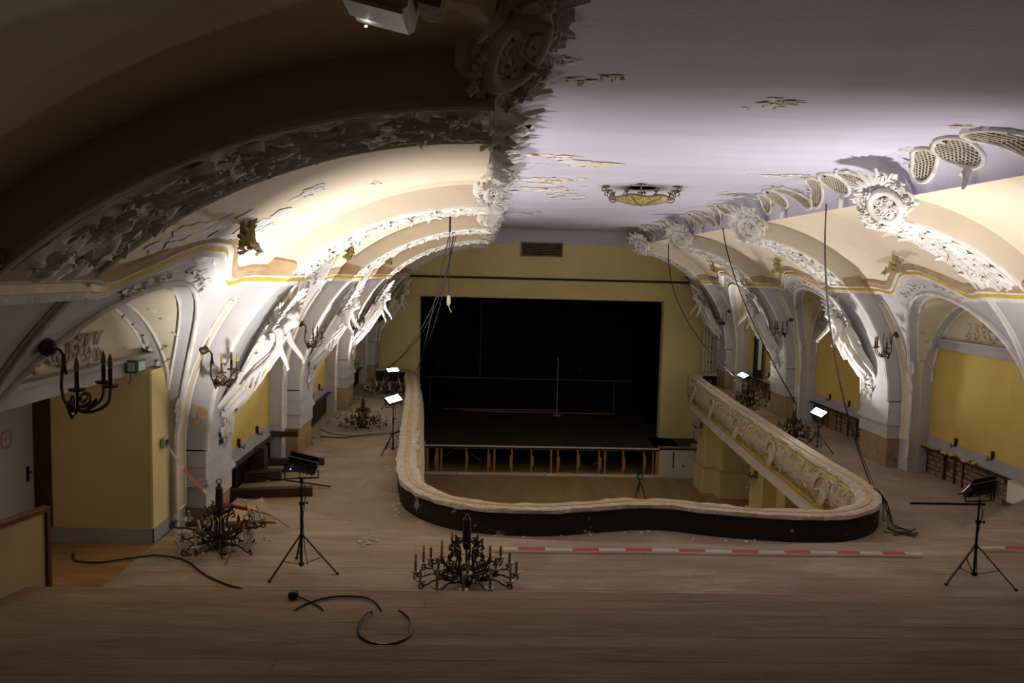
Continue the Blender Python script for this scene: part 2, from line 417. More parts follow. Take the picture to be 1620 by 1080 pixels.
for k, (ya, yb, z) in enumerate(((7.44, 8.56, .72), (6.26, 7.44, .96), (5.0, 6.26, 1.2), (2.6, 5.0, 1.44))):
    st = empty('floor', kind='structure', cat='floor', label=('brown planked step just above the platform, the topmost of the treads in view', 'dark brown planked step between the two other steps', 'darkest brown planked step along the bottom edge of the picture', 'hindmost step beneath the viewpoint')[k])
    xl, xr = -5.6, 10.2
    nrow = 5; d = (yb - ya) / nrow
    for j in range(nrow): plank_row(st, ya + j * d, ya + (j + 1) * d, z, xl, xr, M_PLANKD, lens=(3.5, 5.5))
    mb = MB(); mb.box((xl, ya + .02, z - .5), (xr, yb - .012, z - .055)); mb.build('riser', M_DARKWD, st)
op = empty('floor', kind='structure', cat='floor', label='orange brown boarded floor inside the left doorway recess')
yy = 8.57
while yy < 10.7:
    plank_row(op, yy, min(yy + .19, 10.74), .462, -6.0, -4.33, M_ORANGE, lens=(.8, 1.7)); yy += .19
mb = MB(); mb.box((-6.0, 8.57, 0), (-4.33, 10.74, .41)); mb.build('riser', M_DARKWD, op)

# parapet -------------------------------------------------------------------------------
def sweep(prof, mats_idx, i0=0, i1=None, jit=0, jset=()):
    mb = MB(); i1 = len(PAR) if i1 is None else i1; rows = []
    for q, (o, z) in enumerate(prof):
        row = []
        for i in range(i0, i1):
            p = void_pt(i, o, z)
            if jit and q in jset:
                nz = noise.noise(Vector((p.x * 5, p.y * 5, q * 3.7))) * jit; p = p + PN[i] * nz + Vector((0, 0, nz * .5))
            row.append(p)
        rows.append(row)
    for q in range(len(rows) - 1): mb.strip(rows[q], rows[q+1], mats_idx[q] if isinstance(mats_idx, list) else mats_idx)
    return mb
par = empty('gallery_parapet', (0, 0, 0), kind='structure', label='low curving horseshoe parapet with black back and chipped stone rail', cat='parapet')
sweep([(0, -.02), (0, .39)], 0, jit=.02, jset=(1,)).build('black_back', M_BLACK, par)
sweep([(.01, .36), (-.035, .385), (-.03, .44), (.02, .452), (.12, .45)], 0, jit=.035, jset=(1, 2)).build('rail_edge', M_RAIL, par, smooth=60)
sweep([(.12, .452), (.13, .462), (.22, .462), (.23, .452)], 0).build('rail_strip', M_RAILB, par)
sweep([(.23, .45), (.35, .44), (.39, .40), (.36, .355)], 0, jit=.05, jset=(1, 2)).build('rail_lip', M_RAIL, par, smooth=60)
PROF = [(.36, .37), (.41, .33), (.47, .24), (.52, .12), (.535, 0), (.52, -.12), (.46, -.24), (.39, -.32)]
sweep(PROF, 0).build('bowed_front', M_RELF, par, smooth=60)
sweep([(.37, -.31), (.45, -.33), (.47, -.37), (.45, -.41), (.37, -.43)], 0).build('gold_moulding', M_GOLD, par, smooth=60)
sweep([(.38, -.42), (.38, -.76), (.0, -.76)], 0).build('fascia', M_WHITEP, par)
sweep([(.38, .36), (.40, .345), (.42, .34), (.38, .32)], 0).build('upper_moulding', M_GOLD, par, smooth=60)
# relief scrolls on the right and left bowed front
CUM = [0]
for i in range(1, len(PAR)): CUM.append(CUM[-1] + (PAR[i] - PAR[i-1]).length)
def par_surf(s, t):
    import bisect
    i = min(len(PAR) - 2, max(1, bisect.bisect(CUM, s)))
    q = max(0, min(.999, t)) * (len(PROF) - 1); j = int(q); f = q - j
    o = PROF[j][0] * (1 - f) + PROF[j+1][0] * f; z = PROF[j][1] * (1 - f) + PROF[j+1][1] * f
    do = PROF[j+1][0] - PROF[j][0]; dz = PROF[j+1][1] - PROF[j][1]
    n = (PN[i] * (-dz) + Vector((0, 0, do))).normalized()
    return void_pt(i, o - .01, z), (PAR[i+1] - PAR[i-1]).normalized(), n
iR = next(i for i, p in enumerate(PAR) if p.x > 6.4); iRe = len(PAR) - 6
rel = MB(); rr = random.Random(3); s = CUM[iR]
while s < CUM[iRe]:
    big = (int(s / 3.2) != int((s - .27) / 3.2))
    for t in (.25, .72):
        P, X, N = par_surf(s + rr.uniform(-.1, .1), t + rr.uniform(-.06, .06))
        scroll(rel, frame(P, X, N), rr.uniform(.05, .08), 1.3, .015, 0, .12, rr.choice((-1, 1)))
        P, X, N = par_surf(s + .15, t + rr.uniform(-.1, .1))
        leaf(rel, frame(P, X, N) @ Matrix.Rotation(rr.uniform(0, 6.28), 4, 'Z'), rr.uniform(.12, .2), .04, .025, .02, 4)
    if big:
        P, X, N = par_surf(s, .5); M = frame(P, X, N)
        for k in range(7):
            leaf(rel, M @ Matrix.Rotation(PI * .1 + k * PI * .8 / 6, 4, 'Z'), .34, .06, .05, .05, 2)
        rel.tube([M @ Vector((.34 * math.cos(a), .26 * math.sin(a), .03)) for a in [2 * PI * k / 20 for k in range(20)]], .025, 5, 0, closed=True)
    s += .27
rel.build('stucco_relief', M_RELF, par, smooth=60, kind='stuff')

# side walls, ribs, vaults, cornices -------------------------------------------------------
def opening(y0, y1, zs, zt, n=26, zb=0.0):
    pts = [(y0, zb + (zs - zb) * i / 6) for i in range(6)]
    ym = (y0 + y1) / 2; h = (y1 - y0) / 2
    for i in range(n + 1):
        a = PI * (1 - i / n); pts.append((ym + h * math.cos(a), zs + (zt - zs) * (max(0, math.sin(a)) ** 1.0)))
    pts += [(y1, zs - (zs - zb) * (i + 1) / 6) for i in range(6)]
    return pts
def lower_shell(S, y0, y1, parent):
    """curved wall between two piers with an arched opening, its splayed reveal and mouldings"""
    ya, yb = y0 + .40, y1 - .40; zs, zt = 2.05, 4.0
    op = opening(ya, yb, zs, zt); ym = (y0 + y1) / 2
    outer = []
    for (y, z) in op:
        if z <= zs + 1e-6: outer.append((y0 if y < ym else y1, z))
        else:
            dy, dz = y - ym, z - zs; k = min((abs((y1 - y0) / 2 / dy) if abs(dy) > 1e-6 else 1e9), (3.98 - zs) / dz)
            yy, zz = ym + dy * k, zs + dz * k
            if zz > 3.9: zz = cornice_z(yy, y0, y1) + .05
            outer.append((yy, zz))
    # make sure the two upper corners are met
    for target in (y0, y1):
        j = min(range(len(outer)), key=lambda i: (outer[i][0] - target) ** 2 + (outer[i][1] - 4.0) ** 2); outer[j] = (target, 4.03)
    mb = MB(); R6 = 7; rows = []
    for k in range(R6 + 1):
        f = k / R6
        rows.append([Vector((shx(S, o[1] * (1-f) + q[1] * f), o[0] * (1-f) + q[0] * f, o[1] * (1-f) + q[1] * f)) for o, q in zip(outer, op)])
    for a, b in zip(rows, rows[1:]): mb.strip(a, b)
    mb.build('curved_wall', M_WALL, parent, smooth=60)
    op2 = opening(ya - .03, yb + .03, zs - .03, zt - .10)
    r0 = rows[-1]; r3 = [Vector((S['wall'], y, z)) for y, z in op2]; r1 = []; r2 = []
    for p, q in zip(r0, r3):
        L = (q - p).length; r1.append(p.lerp(q, min(.5, .20 / L))); r2.append(q.lerp(p, min(.5, .24 / L)))
    inn = Vector((-S['sg'] * .02, 0, 0)); up = Vector((0, 0, -.012))
    mb = MB(); mb.strip(r0, r1); mb.build('outer_soffit_band', M_WALL, parent, smooth=60)
    mb = MB(); mb.strip(r1, r2); mb.build('splayed_reveal', M_CREAM, parent, smooth=60)
    mb = MB(); mb.strip(r2, r3); mb.build('inner_soffit_band', M_WALL, parent, smooth=60)
    mb = MB(); mb.tube([p + inn for p in r0[1:-1]], .036, 6); mb.tube([p + inn * 1.6 + Vector((0, 0, .085)) for p in r0[8:-8]], .018, 5)
    mb.tube([p + up for p in r1[8:-8]], .024, 5); mb.tube([p + up for p in r2[8:-8]], .024, 5); mb.tube([p + inn for p in r3[6:-6]], .03, 5)
    mb.build('arch_moulding', M_STUC, parent, smooth=60, kind='stuff')
    mb = MB(); r = random.Random(int(y0 * 7)); n_ = len(r0)
    for i in list(range(8, 15)) + list(range(n_ - 15, n_ - 8)):
        if r.random() < .75:
            P = r2[i].lerp(r3[i], r.uniform(.2, .8)); X = r2[i+1] - r2[i]; Nn = (r3[i] - r2[i]).cross(X)
            if Nn.z > 0: Nn = -Nn
            leaf(mb, frame(P, X, Nn) @ Matrix.Rotation(r.uniform(-.6, .6), 4, 'Z'), r.uniform(.14, .24), .045, .03, .04, 4)
            P = r1[i].lerp(r2[i], r.uniform(.2, .8)); leaf(mb, frame(P, X, Nn) @ Matrix.Rotation(r.uniform(0, 6), 4, 'Z'), .13, .035, .02, .02, 3)
    mb.build('soffit_leaves', M_STUCY, parent, smooth=60, kind='stuff')
    # panelled strips beside the piers
    for (u0, u1) in ((y0 + .05, y0 + .34), (y1 - .34, y1 - .05)):
        mb = MB(); zz = [.72 + (3.72 - .72) * i / 26 for i in range(27)]
        def nrm(z):
            q = max(0, (z - ZS)) / S['b'] ; n = Vector((-S['sg'] * math.sqrt(max(0, 1 - q * q)) / S['a'], 0, -q / S['b'])); return n.normalized()
        A_ = [Vector((shx(S, z), u0, z)) + nrm(z) * .018 for z in zz]; B_ = [Vector((shx(S, z), u1, z)) + nrm(z) * .018 for z in zz]
        mb.strip(A_, B_, 0)
        for q in (A_, B_): mb.tube(q, .020, 5, 1)
        mb.tube([A_[0], B_[0]], .020, 5, 1); mb.tube([A_[-1], (A_[-1] + B_[-1]) / 2 + nrm(3.7) * .03 + Vector((0, 0, .1)), B_[-1]], .020, 5, 1)
        mb.build('strip_panel', [M_CREAM, M_STUC], parent, smooth=60)
    # stucco drops and sprays at the crown and at the springing of the splay
    mb = MB(); r = random.Random(int(y0 * 10))
    for y in (ya - .02, yb + .02):
        P = Vector((shx(S, 2.0), y, 2.0)); M = frame(P, (0, 0, 1), (-S['sg'], 0, 0))
        for k in range(4): leaf(mb, M @ Matrix.Rotation(r.uniform(-.5, .5), 4, 'Z') @ Matrix.Translation((-.2 + .13 * k, 0, .0)), .3, .07, .04, .05, 3)
    for k in range(-5, 6):
        y = ym + k * .2; z = zt + .13 - .028 * k * k * .3
        M = frame((shx(S, z), y, z), (0, 1 if k >= 0 else -1, .15), (-S['sg'] * .6, 0, -.75))
        if abs(k) > 1: scroll(mb, M, .055, 1.3, .014, 0, .1, r.choice((-1, 1)))
        leaf(mb, M @ Matrix.Rotation(r.uniform(-.4, .4), 4, 'Z'), .2, .045, .025, .03, 4)
    for k in range(5):
        y = ym + r.uniform(-1.5, 1.5); z = zs + .9 + .5 * (1 - abs(y - ym) / 1.9); xx = (shx(S, z) + S['wall']) / 2
    mb.build('stucco_spray', M_STUC, parent, smooth=60, kind='stuff')

def tympanum(S, y0, y1, parent, seed):
    w = S['wall']; sg = S['sg']; mb = MB()
    mb.add([(w, y0, 2.9), (w, y1, 2.9), (w, y1, 4.3), (w, y0, 4.3)], [(0, 1, 2, 3)]); mb.build('tympanum', M_CREAM, parent)
    mb = MB(); xs = sorted((w + sg * .3, w - sg * .10)); mb.box((xs[0], y0 + .25, 2.80), (xs[1], y1 - .25, 2.98)); xs = sorted((w, w - sg * .14)); mb.box((xs[0], y0 + .3, 2.97), (xs[1], y1 - .3, 3.02))
    mb.build('lintel_band', M_SKIRT, parent)
    # curled stucco cartouche in the middle of the tympanum
    mb = MB(); ym = (y0 + y1) / 2; M = frame((w - sg * .01, ym, 3.13), (0, 1, 0), (-sg, 0, 0)); T = Matrix.Rotation(0, 4, 'Z')
    up = 1 if (M.to_3x3() @ Vector((0, 1, 0))).z > 0 else -1
    for hx in (-1, 1):
        for (px, py, r_, tr) in ((.22, .12, .12, 1.2), (.5, .05, .11, 1.3), (.78, 0, .09, 1.3), (.34, .24, .07, 1.1)):
            Q = M @ Matrix.Translation((hx * px, up * py, 0)) @ Matrix.Diagonal((hx, up, 1, 1)); scroll(mb, Q, r_, tr, .020, 0, .2, 1)
        for k in range(3): leaf(mb, M @ Matrix.Translation((hx * (.3 + .22 * k), up * .12, 0)) @ Matrix.Rotation(up * (PI / 2 - hx * .7), 4, 'Z'), .2, .05, .03, .03, 3)
    mb.tube([M @ Vector((.14 * math.cos(a), up * (.12 + .17 * math.sin(a)), .03)) for a in [2 * PI * k / 18 for k in range(18)]], .022, 5, 0, closed=True)
    mb.build('stucco_cartouche', M_STUCY, parent, smooth=60)

def wall_bay(S, y0, y1, parent, seed, brick=True):
    w = S['wall']; sg = S['sg']; ya, yb = y0 + .3, y1 - .3
    tympanum(S, y0, y1, parent, seed)
    mb = MB(); mb.add([(w, ya, .85), (w, yb, .85), (w, yb, 2.8), (w, ya, 2.8)], [(0, 1, 2, 3)]); mb.build('yellow_panel', M_YEL, parent)
    mb = MB(); xs = sorted((w + sg * .2, w - sg * .025)); mb.box((xs[0], ya, .62), (xs[1], yb, .85)); xs = sorted((w + sg * .2, w - sg * .05)); mb.box((xs[0], ya, .60), (xs[1], yb, .64))
    mb.build('skirting', M_SKIRT, parent)
    mb = MB(); r = random.Random(seed)
    k = 0; yy = y0 + .9
    while yy < y1 - .7:
        mb2 = MB(); M = Matrix.Translation((w - sg * .03, yy, .90))
        mb2.cbox((0, 0, 0), (.05, .045, .17), 0, M); mb2.tube([M @ Vector((-sg * .02, 0, -.05)), M @ Vector((-sg * .10, 0, -.10)), M @ Vector((-sg * .10, 0, -.02))], .014, 5)
        mb2.build('iron_bracket', M_RUST, parent); yy += 1.22; k += 1
    x0 = w + sg * .10
    mb = MB(); mb.add([(x0, ya, -.0), (x0, yb, 0), (x0, yb, .62), (x0, ya, .62)], [(0, 1, 2, 3)]); mb.build('mortar_bed', M_MORT, parent)
    if brick:
        me_list = []
        for q in range(4):
            b = MB(); j = lambda: r.uniform(-.008, .008)
            L, H, D = .235 + j(), .082 + j() * .4, .07 + j() * 2
            b.bevbox((-D / 2, -L / 2, -H / 2), (D / 2, L / 2, H / 2), .008); me_list.append(b.mesh('brick', M_BRICK))
        z = .05; row = 0
        while z < .6:
            yy = ya + (.125 if row % 2 else 0)
            while yy < yb - .1:
                if r.random() < .86:
                    put('brick', r.choice(me_list), parent, Matrix.Translation((x0 - sg * r.uniform(.01, .035), yy + .125, z)) @ Matrix.Rotation(r.uniform(-.03, .03), 4, 'Z'))
                yy += .255
            z += .102; row += 1
    # rusted heating rods in front of the bricks
    for q in range(int((yb - ya) / .42)):
        yy = ya + .2 + q * .42 + r.uniform(-.1, .1)
        if r.random() < .7:
            b = MB(); h = r.uniform(.45, .62); b.cbox((w + sg * .02, yy, h / 2), (.022, r.choice((.02, .03, .06)), h)); b.build('rusted_strap', M_RUST, parent)
    b = MB(); b.box((min(w + sg * .1, w - sg * .16), ya, .585), (max(w + sg * .1, w - sg * .16), yb, .605)); b.build('broken_ledge', M_RUST, parent)

WALLS = {}
for side, S in SIDE.items():
    sg = S['sg']
    root = empty('wall_' + side, kind='structure', cat='wall', label=('curved left wall of arched bays with yellow panels and grey plaster', 'curved right wall of arched bays with yellow panels and brick base')[side == 'right'])
    WALLS[side] = root
    # upper vaults
    vaults = []
    bays = [(-3.0, 4.65)] + [(RIBS[i][1], RIBS[i+1][0]) for i in range(4)] + [(31.2, YB)]
    for bi, (y0, y1) in enumerate(bays):
        pe = phi_end(S, S['a'])
        def fn(u, v):
            y = y0 + (y1 - y0) * u
            z0 = cornice_z(y, y0, y1) if 0 < bi < 5 else 4.0
            p0 = math.asin((z0 - ZS) / S['b']); x, z = arcp(S, p0 + (pe - p0) * v, S['a'], S['b']); return Vector((x, y, z))
        mb = MB(); mb.grid(fn, 30, 26); mb.build('vault', M_VAULT, root, smooth=60)
        if bi in (0, 5):
            mb = MB(); mb.grid(lambda u, v: Vector((shx(S, 4.0 * v), y0 + (y1 - y0) * u, 4.0 * v)), 6, 24); mb.build('curved_wall', M_WALL, root, smooth=60)
        else:
            if side == 'right' and bi == 1:
                mb = MB(); mb.grid(lambda u, v: Vector((shx(S, cornice_z(y0 + (y1 - y0) * u, y0, y1) * v), y0 + (y1 - y0) * u, cornice_z(y0 + (y1 - y0) * u, y0, y1) * v)), 16, 24); mb.build('curved_wall', M_WALL, root, smooth=60)
                continue
            lower_shell(S, y0, y1, root)
            if side == 'left' and bi == 1: tympanum(S, y0, y1, root, 3)
            else: wall_bay(S, y0, y1, root, bi + (10 if side == 'right' else 0), brick=(side == 'right'))
    # cornice along the whole side
    path = []
    def offp(y, z, rib): 
        x = (rbx(S, z) if rib else shx(S, z)); path.append((x, y, z))
    for i, (r0, r1) in enumerate(RIBS):
        b0, b1 = bays[i]
        n = 44
        for k in range(n + 1):
            y = b0 + (b1 - b0) * k / n; offp(y, cornice_z(y, b0, b1) if i > 0 else 3.98, False)
        offp(r0 - .03, 3.98, False); offp(r0 - .03, 3.98, True); offp((r0 + r1) / 2, 3.98, True); offp(r1 + .03, 3.98, True); offp(r1 + .03, 3.98, False)
    offp(31.3, 3.98, False); offp(YB, 3.98, False)
    prof = [(-.06, -.05), (.05, -.05), (.07, .01), (.10, .015), (.11, .075), (.15, .085), (.17, .10), (.20, .16), (.24, .21), (.25, .27), (.22, .285), (-.06, .33)]
    mi = [0, 0, 0, 1, 0, 0, 2, 2, 2, 2, 2]
    mb = MB(); rows = []
    for q, (o, h) in enumerate(prof):
        rows.append([Vector((x - sg * o, y, z + h + (.012 * noise.noise(Vector((y * 4, q, x))) if q > 5 else 0))) for x, y, z in path])
    for q in range(len(rows) - 1): mb.strip(rows[q], rows[q+1], mi[q])
    tr = mb.build('trim_1' if side == 'left' else 'trim_2', [M_STUC, M_GOLD, M_BRNTOP], smooth=30, kind='structure', cat='cornice',
        label='wavy gold banded cornice along the ' + side + ' wall')
    # crest of leaves on each wave of the cornice
    for i in range(1, 5):
        y0, y1 = bays[i]; ym = (y0 + y1) / 2; z = cornice_z(ym, y0, y1) + .22; mb = MB(); rr = random.Random(i)
        O = (shx(S, z) - sg * .14, ym, z)
        M = frame(O, (0, 0, 1), (-sg, 0, 0))
        for k in range(16):
            hx = rr.uniform(-1, 1)
            leaf(mb, M @ Matrix.Translation((-.10 - .10 * abs(hx), hx * .42, rr.uniform(0, .05))) @ Matrix.Rotation(-hx * 1.2 + rr.uniform(-.5, .5), 4, 'Z'), rr.uniform(.14, .26) * (1.3 - .5 * abs(hx)), .045, .05, rr.uniform(0, .07), 3)
        for k in range(12): mb.ball(M @ Vector((rr.uniform(-.16, .06), rr.uniform(-.3, .3), rr.uniform(0, .06))), rr.uniform(.025, .05), 0, 4, (1, 1, .8))
        mb.build('leaf_crest', M_CREST, tr, smooth=60)

# transverse ribs and piers
NAMES = ['nearest', 'second', 'third', 'fourth', 'farthest']
RIBO = {}
for side, S in SIDE.items():
    sg = S['sg']
    for ri, (r0, r1) in enumerate(RIBS):
        rib = empty('transverse_arch', kind='structure', cat='arch', label='%s plaster arch rib with its pier on the %s wall, counted from the viewpoint' % (NAMES[ri], side))
        RIBO[(side, ri)] = rib
        pe = phi_end(S, S['ar']); n = 46
        I = [arcp(S, pe * k / n, S['ar'], S['br']) for k in range(n + 1)]; Oo = []
        pe2 = phi_end(S, S['a']); Oo = [arcp(S, pe2 * k / n, S['a'] + .04, S['b'] + .03) for k in range(n + 1)]
        mb = MB(); fx = S['cx'] + sg * S['ar']
        for (y, fl) in ((r0, 0), (r1, 1)):
            for k in range(n):
                low = 0 if I[k][1] < 3.95 else 1
                q = [(I[k][0], y, I[k][1]), (I[k+1][0], y, I[k+1][1]), (Oo[k+1][0], y, Oo[k+1][1]), (Oo[k][0], y, Oo[k][1])]
                mb.add(q, [(0, 1, 2, 3)], low)
        mb.strip([(x, r0, z) for x, z in I], [(x, r1, z) for x, z in I], 0)
        for k in range(n):
            if I[k][1] >= 3.95: mb.m[2 * n + k] = 1
        ie, oe = I[-1], Oo[-1]
        mb.add([(ie[0], r0, ie[1]), (ie[0], r1, ie[1]), (ie[0], r1, EDGE_Z + .06), (ie[0], r0, EDGE_Z + .06)], [(0, 1, 2, 3)], 1)
        mb.build('rib', [M_WALL, M_RIBUP], rib, smooth=40)
        # edge mouldings
        mb = MB()
        for y in (r0 + .03, r1 - .03): mb.tube([(x - sg * .01, y, z) for x, z in I], .035, 6)
        for y in (r0 + .12, r1 - .12): mb.tube([(x - sg * .005, y, z) for x, z in I], .018, 5)
        mb.build('edge_moulding', M_STUC, rib, smooth=60)
        # pier
        wx = S['wall'] + sg * .2; xs = sorted((fx, wx))
        b = MB(); b.box((xs[0], r0, .66), (xs[1], r1, ZS + .02)); b.build('pier', M_WALL, rib)
        b = MB(); e = .035; xb = sorted((fx + sg * .02, wx)); b.bevbox((xb[0], r0 + .02, -.01), (xb[1], r1 - .02, .67), .02); b.build('bare_base', M_PLAST, rib)
        xm = sorted((fx - sg * .05, wx)); b = MB()
        b.box((xm[0], r0 - .05, .98), (xm[1], r1 + .05, 1.03)); xm = sorted((fx - sg * .03, wx)); b.box((xm[0], r0 - .03, 1.03), (xm[1], r1 + .03, 1.09))
        b.build('plinth_moulding', M_WALL, rib)
        b = MB(); xm = sorted((fx - sg * .012, wx)); b.box((xm[0], r0 - .012, 1.27), (xm[1], r1 + .012, 1.295)); b.build('plinth_line', M_WALL, rib)
        # stucco on the soffit
        arc = [0]; 
        for k in range(1, 201):
            a0 = arcp(S, pe * (k-1) / 200, S['ar'], S['br']); a1 = arcp(S, pe * k / 200, S['ar'], S['br']); arc.append(arc[-1] + math.hypot(a1[0]-a0[0], a1[1]-a0[1]))
        def soff(s, t, S=S, arc=arc, pe=pe, sg=sg):
            import bisect
            k = min(199, max(0, bisect.bisect(arc, s) - 1)); ph = pe * (k + (s - arc[k]) / max(1e-6, arc[k+1] - arc[k])) / 200
            x, z = arcp(S, ph, S['ar'], S['br']); T = Vector((-sg * S['ar'] * math.sin(ph), 0, S['br'] * math.cos(ph))).normalized()
            Nn = Vector((-sg * math.cos(ph) / S['ar'], 0, -math.sin(ph) / S['br'])).normalized(); return Vector((x, t, z)) + Nn * .01, T, Nn
        def s_of_z(z):
            ph = math.asin((z - ZS) / S['br']); return arc[int(200 * ph / pe)]
        vis = not (side == 'right' and ri == 0)
        if vis:
            mb = MB(); sA, sB = s_of_z(4.12), arc[-1] - .02
            rough = .055
            def gfn(u, v):
                s = sA + (sB - sA) * u; t = r0 + .16 + (r1 - r0 - .32) * v
                P, X, N = soff(s, t); e_ = min(1, v / .12, (1 - v) / .12)
                h = abs(noise.noise(Vector((s * 4.5, t * 5.0, ri * 9 + sg)))) * 1.4 + .6 * abs(noise.noise(Vector((s * 12, t * 13, ri + 3)))); 
                return P + N * (e_ * (h * rough))
            mb.grid(gfn, 150, 24)
            ornament_run(mb, soff, sA + .1, sB - .1, r0 + .2, (r0 + r1) / 2 + .05, .17, ri * 7 + (sg > 0), .72 if ri else .55); ornament_run(mb, soff, sA + .15, sB - .1, (r0 + r1) / 2 - .05, r1 - .12, .16, ri * 11 + (sg > 0), .78 if ri else .55)
            mb.build('stucco_relief', M_STUC, rib, smooth=60, kind='stuff')
            mb = MB(); ornament_run(mb, soff, .0, s_of_z(2.5), r1 - .62, r1 - .12, .16, ri * 5 + 40 + (sg > 0), .6)
            mb.build('stucco_drop', M_STUC, rib, smooth=60, kind='stuff')

# ceiling with coves ---------------------------------------------------------------------
ce = empty('ceiling', kind='structure', cat='ceiling', label='flat lavender ceiling with coved edges and peeling patches')
XL, XR = .62, 5.52
LAMP = (3.19, 16.6)
mb = MB()
xs = [XL, LAMP[0] - .42, LAMP[0] + .42, XR]; ys = [-3, LAMP[1] - .42, LAMP[1] + .42, YB - .55]
for i in range(3):
    for j in range(3):
        if i == 1 and j == 1:
            hole = [(LAMP[0] + .30 * math.cos(a), LAMP[1] + .30 * math.sin(a)) for a in [2 * PI * k / 24 + PI / 4 for k in range(24)]]
            sq = []
            for k in range(24):
                a = 2 * PI * k / 24 + PI / 4; c, s_ = math.cos(a), math.sin(a); m_ = .42 / max(abs(c), abs(s_)); sq.append((LAMP[0] + c * m_, LAMP[1] + s_ * m_))
            A_ = [(x, y, CEIL_Z) for x, y in hole]; B_ = [(x, y, CEIL_Z) for x, y in sq]; A_.append(A_[0]); B_.append(B_[0]); mb.strip(A_, B_)
        else: mb.add([(xs[i], ys[j], CEIL_Z), (xs[i], ys[j+1], CEIL_Z), (xs[i+1], ys[j+1], CEIL_Z), (xs[i+1], ys[j], CEIL_Z)], [(0, 1, 2, 3)])
mb.build('ceiling_field', M_CEIL, ce)
mb = MB(); mb.lathe([(.34, CEIL_Z), (.34, CEIL_Z + .25), (.01, CEIL_Z + .25)], 24, Matrix.Translation((LAMP[0], LAMP[1], 0)), cap=False); mb.build('lamp_hole', M_HOLE, ce)
def cove_pt(side, y, t):
    """t = 0 at the lower edge, 1 at the ceiling; returns point and normal"""
    a = t * PI / 2; dx = (XL - SIDE['left']['edge']) if side == 'left' else (SIDE['right']['edge'] - XR); dz = CEIL_Z - EDGE_Z
    x = dx * (1 - math.cos(a)); z = EDGE_Z + dz * math.sin(a)
    n = Vector((math.cos(a) / dx, 0, -math.sin(a) / dz)).normalized()
    if side == 'left': return Vector((SIDE['left']['edge'] + x, y, z)), n
    return Vector((SIDE['right']['edge'] - x, y, z)), Vector((-n.x, 0, n.z))
for side in ('left', 'right'):
    mb = MB(); mb.grid(lambda u, v: cove_pt(side, -3 + (YB + 3) * u, v)[0], 30, 10); mb.build('cove', M_CEIL, ce, smooth=60)
mb = MB(); mb.grid(lambda u, v: Vector((.03 + 6.1 * u, YB - .55 * (1 - math.cos(v * PI / 2)), EDGE_Z - .02 + (CEIL_Z - EDGE_Z + .02) * math.sin(v * PI / 2))), 4, 10); mb.build('cove', M_CEIL, ce, smooth=60)
# peeled patches: ragged plates hanging just under the ceiling
pr = random.Random(8)
for (cx_, cy_, lx, ly, bare) in ((1.35, 12.9, .95, 1.0, 0), (1.75, 13.3, .35, .6, 1), (.95, 15.9, .75, 1.1, 0), (1.45, 15.6, .45, .7, 1), (1.1, 17.6, .7, 1.0, 0), (1.85, 18.8, .55, 1.3, 0), (1.6, 17.2, .45, .8, 1), (1.15, 24.5, .6, 2.0, 0),
        (.58, 6.98, .24, .2, 1), (.9, 7.66, .18, .18, 1), (1.1, 7.45, .12, .12, 1), (2.95, 8.35, .36, .36, 0), (3.1, 8.25, .2, .2, 1), (5.2, 13.9, .7, .35, 0), (4.95, 14.1, .35, .22, 1), (5.3, 17.3, .5, .6, 0), (5.9 - .5, 9.2, .22, .15, 1), (.8, 12.5, .12, .2, 1), (2.2, 19.5, .25, .5, 1)):
    mb = MB()
    for q in range(18):
        x = cx_ + pr.gauss(0, .36) * lx; y = cy_ + pr.gauss(0, .30) * ly; r_ = pr.uniform(.10, .30); n = 13; z = CEIL_Z - .003 - .0007 * q
        ring = [(x + math.cos(2 * PI * k / n) * max(lx, .3) * r_ * pr.uniform(.35, 1.25), y + math.sin(2 * PI * k / n) * ly * r_ * pr.uniform(.3, 1.0), z) for k in range(n)]
        mi = (1 if pr.random() < .75 else 0) if bare else (0 if pr.random() < .7 else 1)
        mb.add(ring, [tuple(range(n - 1, -1, -1))], mi)
        if q % 3 == 0:
            k = pr.randrange(n); a, b = Vector(ring[k]), Vector(ring[(k + 1) % n]); mb.add([a, b, b + Vector((pr.uniform(-.03, .03), .03, -.018)), a + Vector((pr.uniform(-.03, .03), .03, -.022))], [(0, 1, 2, 3)], 0)
    mb.build('peeled_patch', [M_PEELW, M_PEEL], ce)
# flakes on the left vault
S = SIDE['left']
for (ph, y, lx, ly) in ((.87, 8.2, .9, .8), (.885, 9.5, .8, .8), (.84, 8.8, .5, .6), (1.11, 9.0, .4, .35), (.86, 7.7, .5, .5), (1.25, 10.0, .12, .3)):
    mb = MB()
    for q in range(14):
        p_ = ph + pr.gauss(0, .03) * lx * 2; yy = y + pr.gauss(0, .3) * ly; n = 10; ring = []
        for k in range(n):
            a = 2 * PI * k / n; pp = p_ + math.cos(a) * lx * .05 * pr.uniform(.4, 1.1); y2 = yy + math.sin(a) * ly * .35 * pr.uniform(.4, 1.1)
            x, z = arcp(S, pp, S['a'] - .004 - .0006 * q, S['b'] - .004 - .0006 * q); ring.append((x, y2, z))
        mb.add(ring, [tuple(range(n))], 0 if q % 4 else 1)
    mb.build('peeled_patch', [M_PEELW, M_PEEL], WALLS['left'])
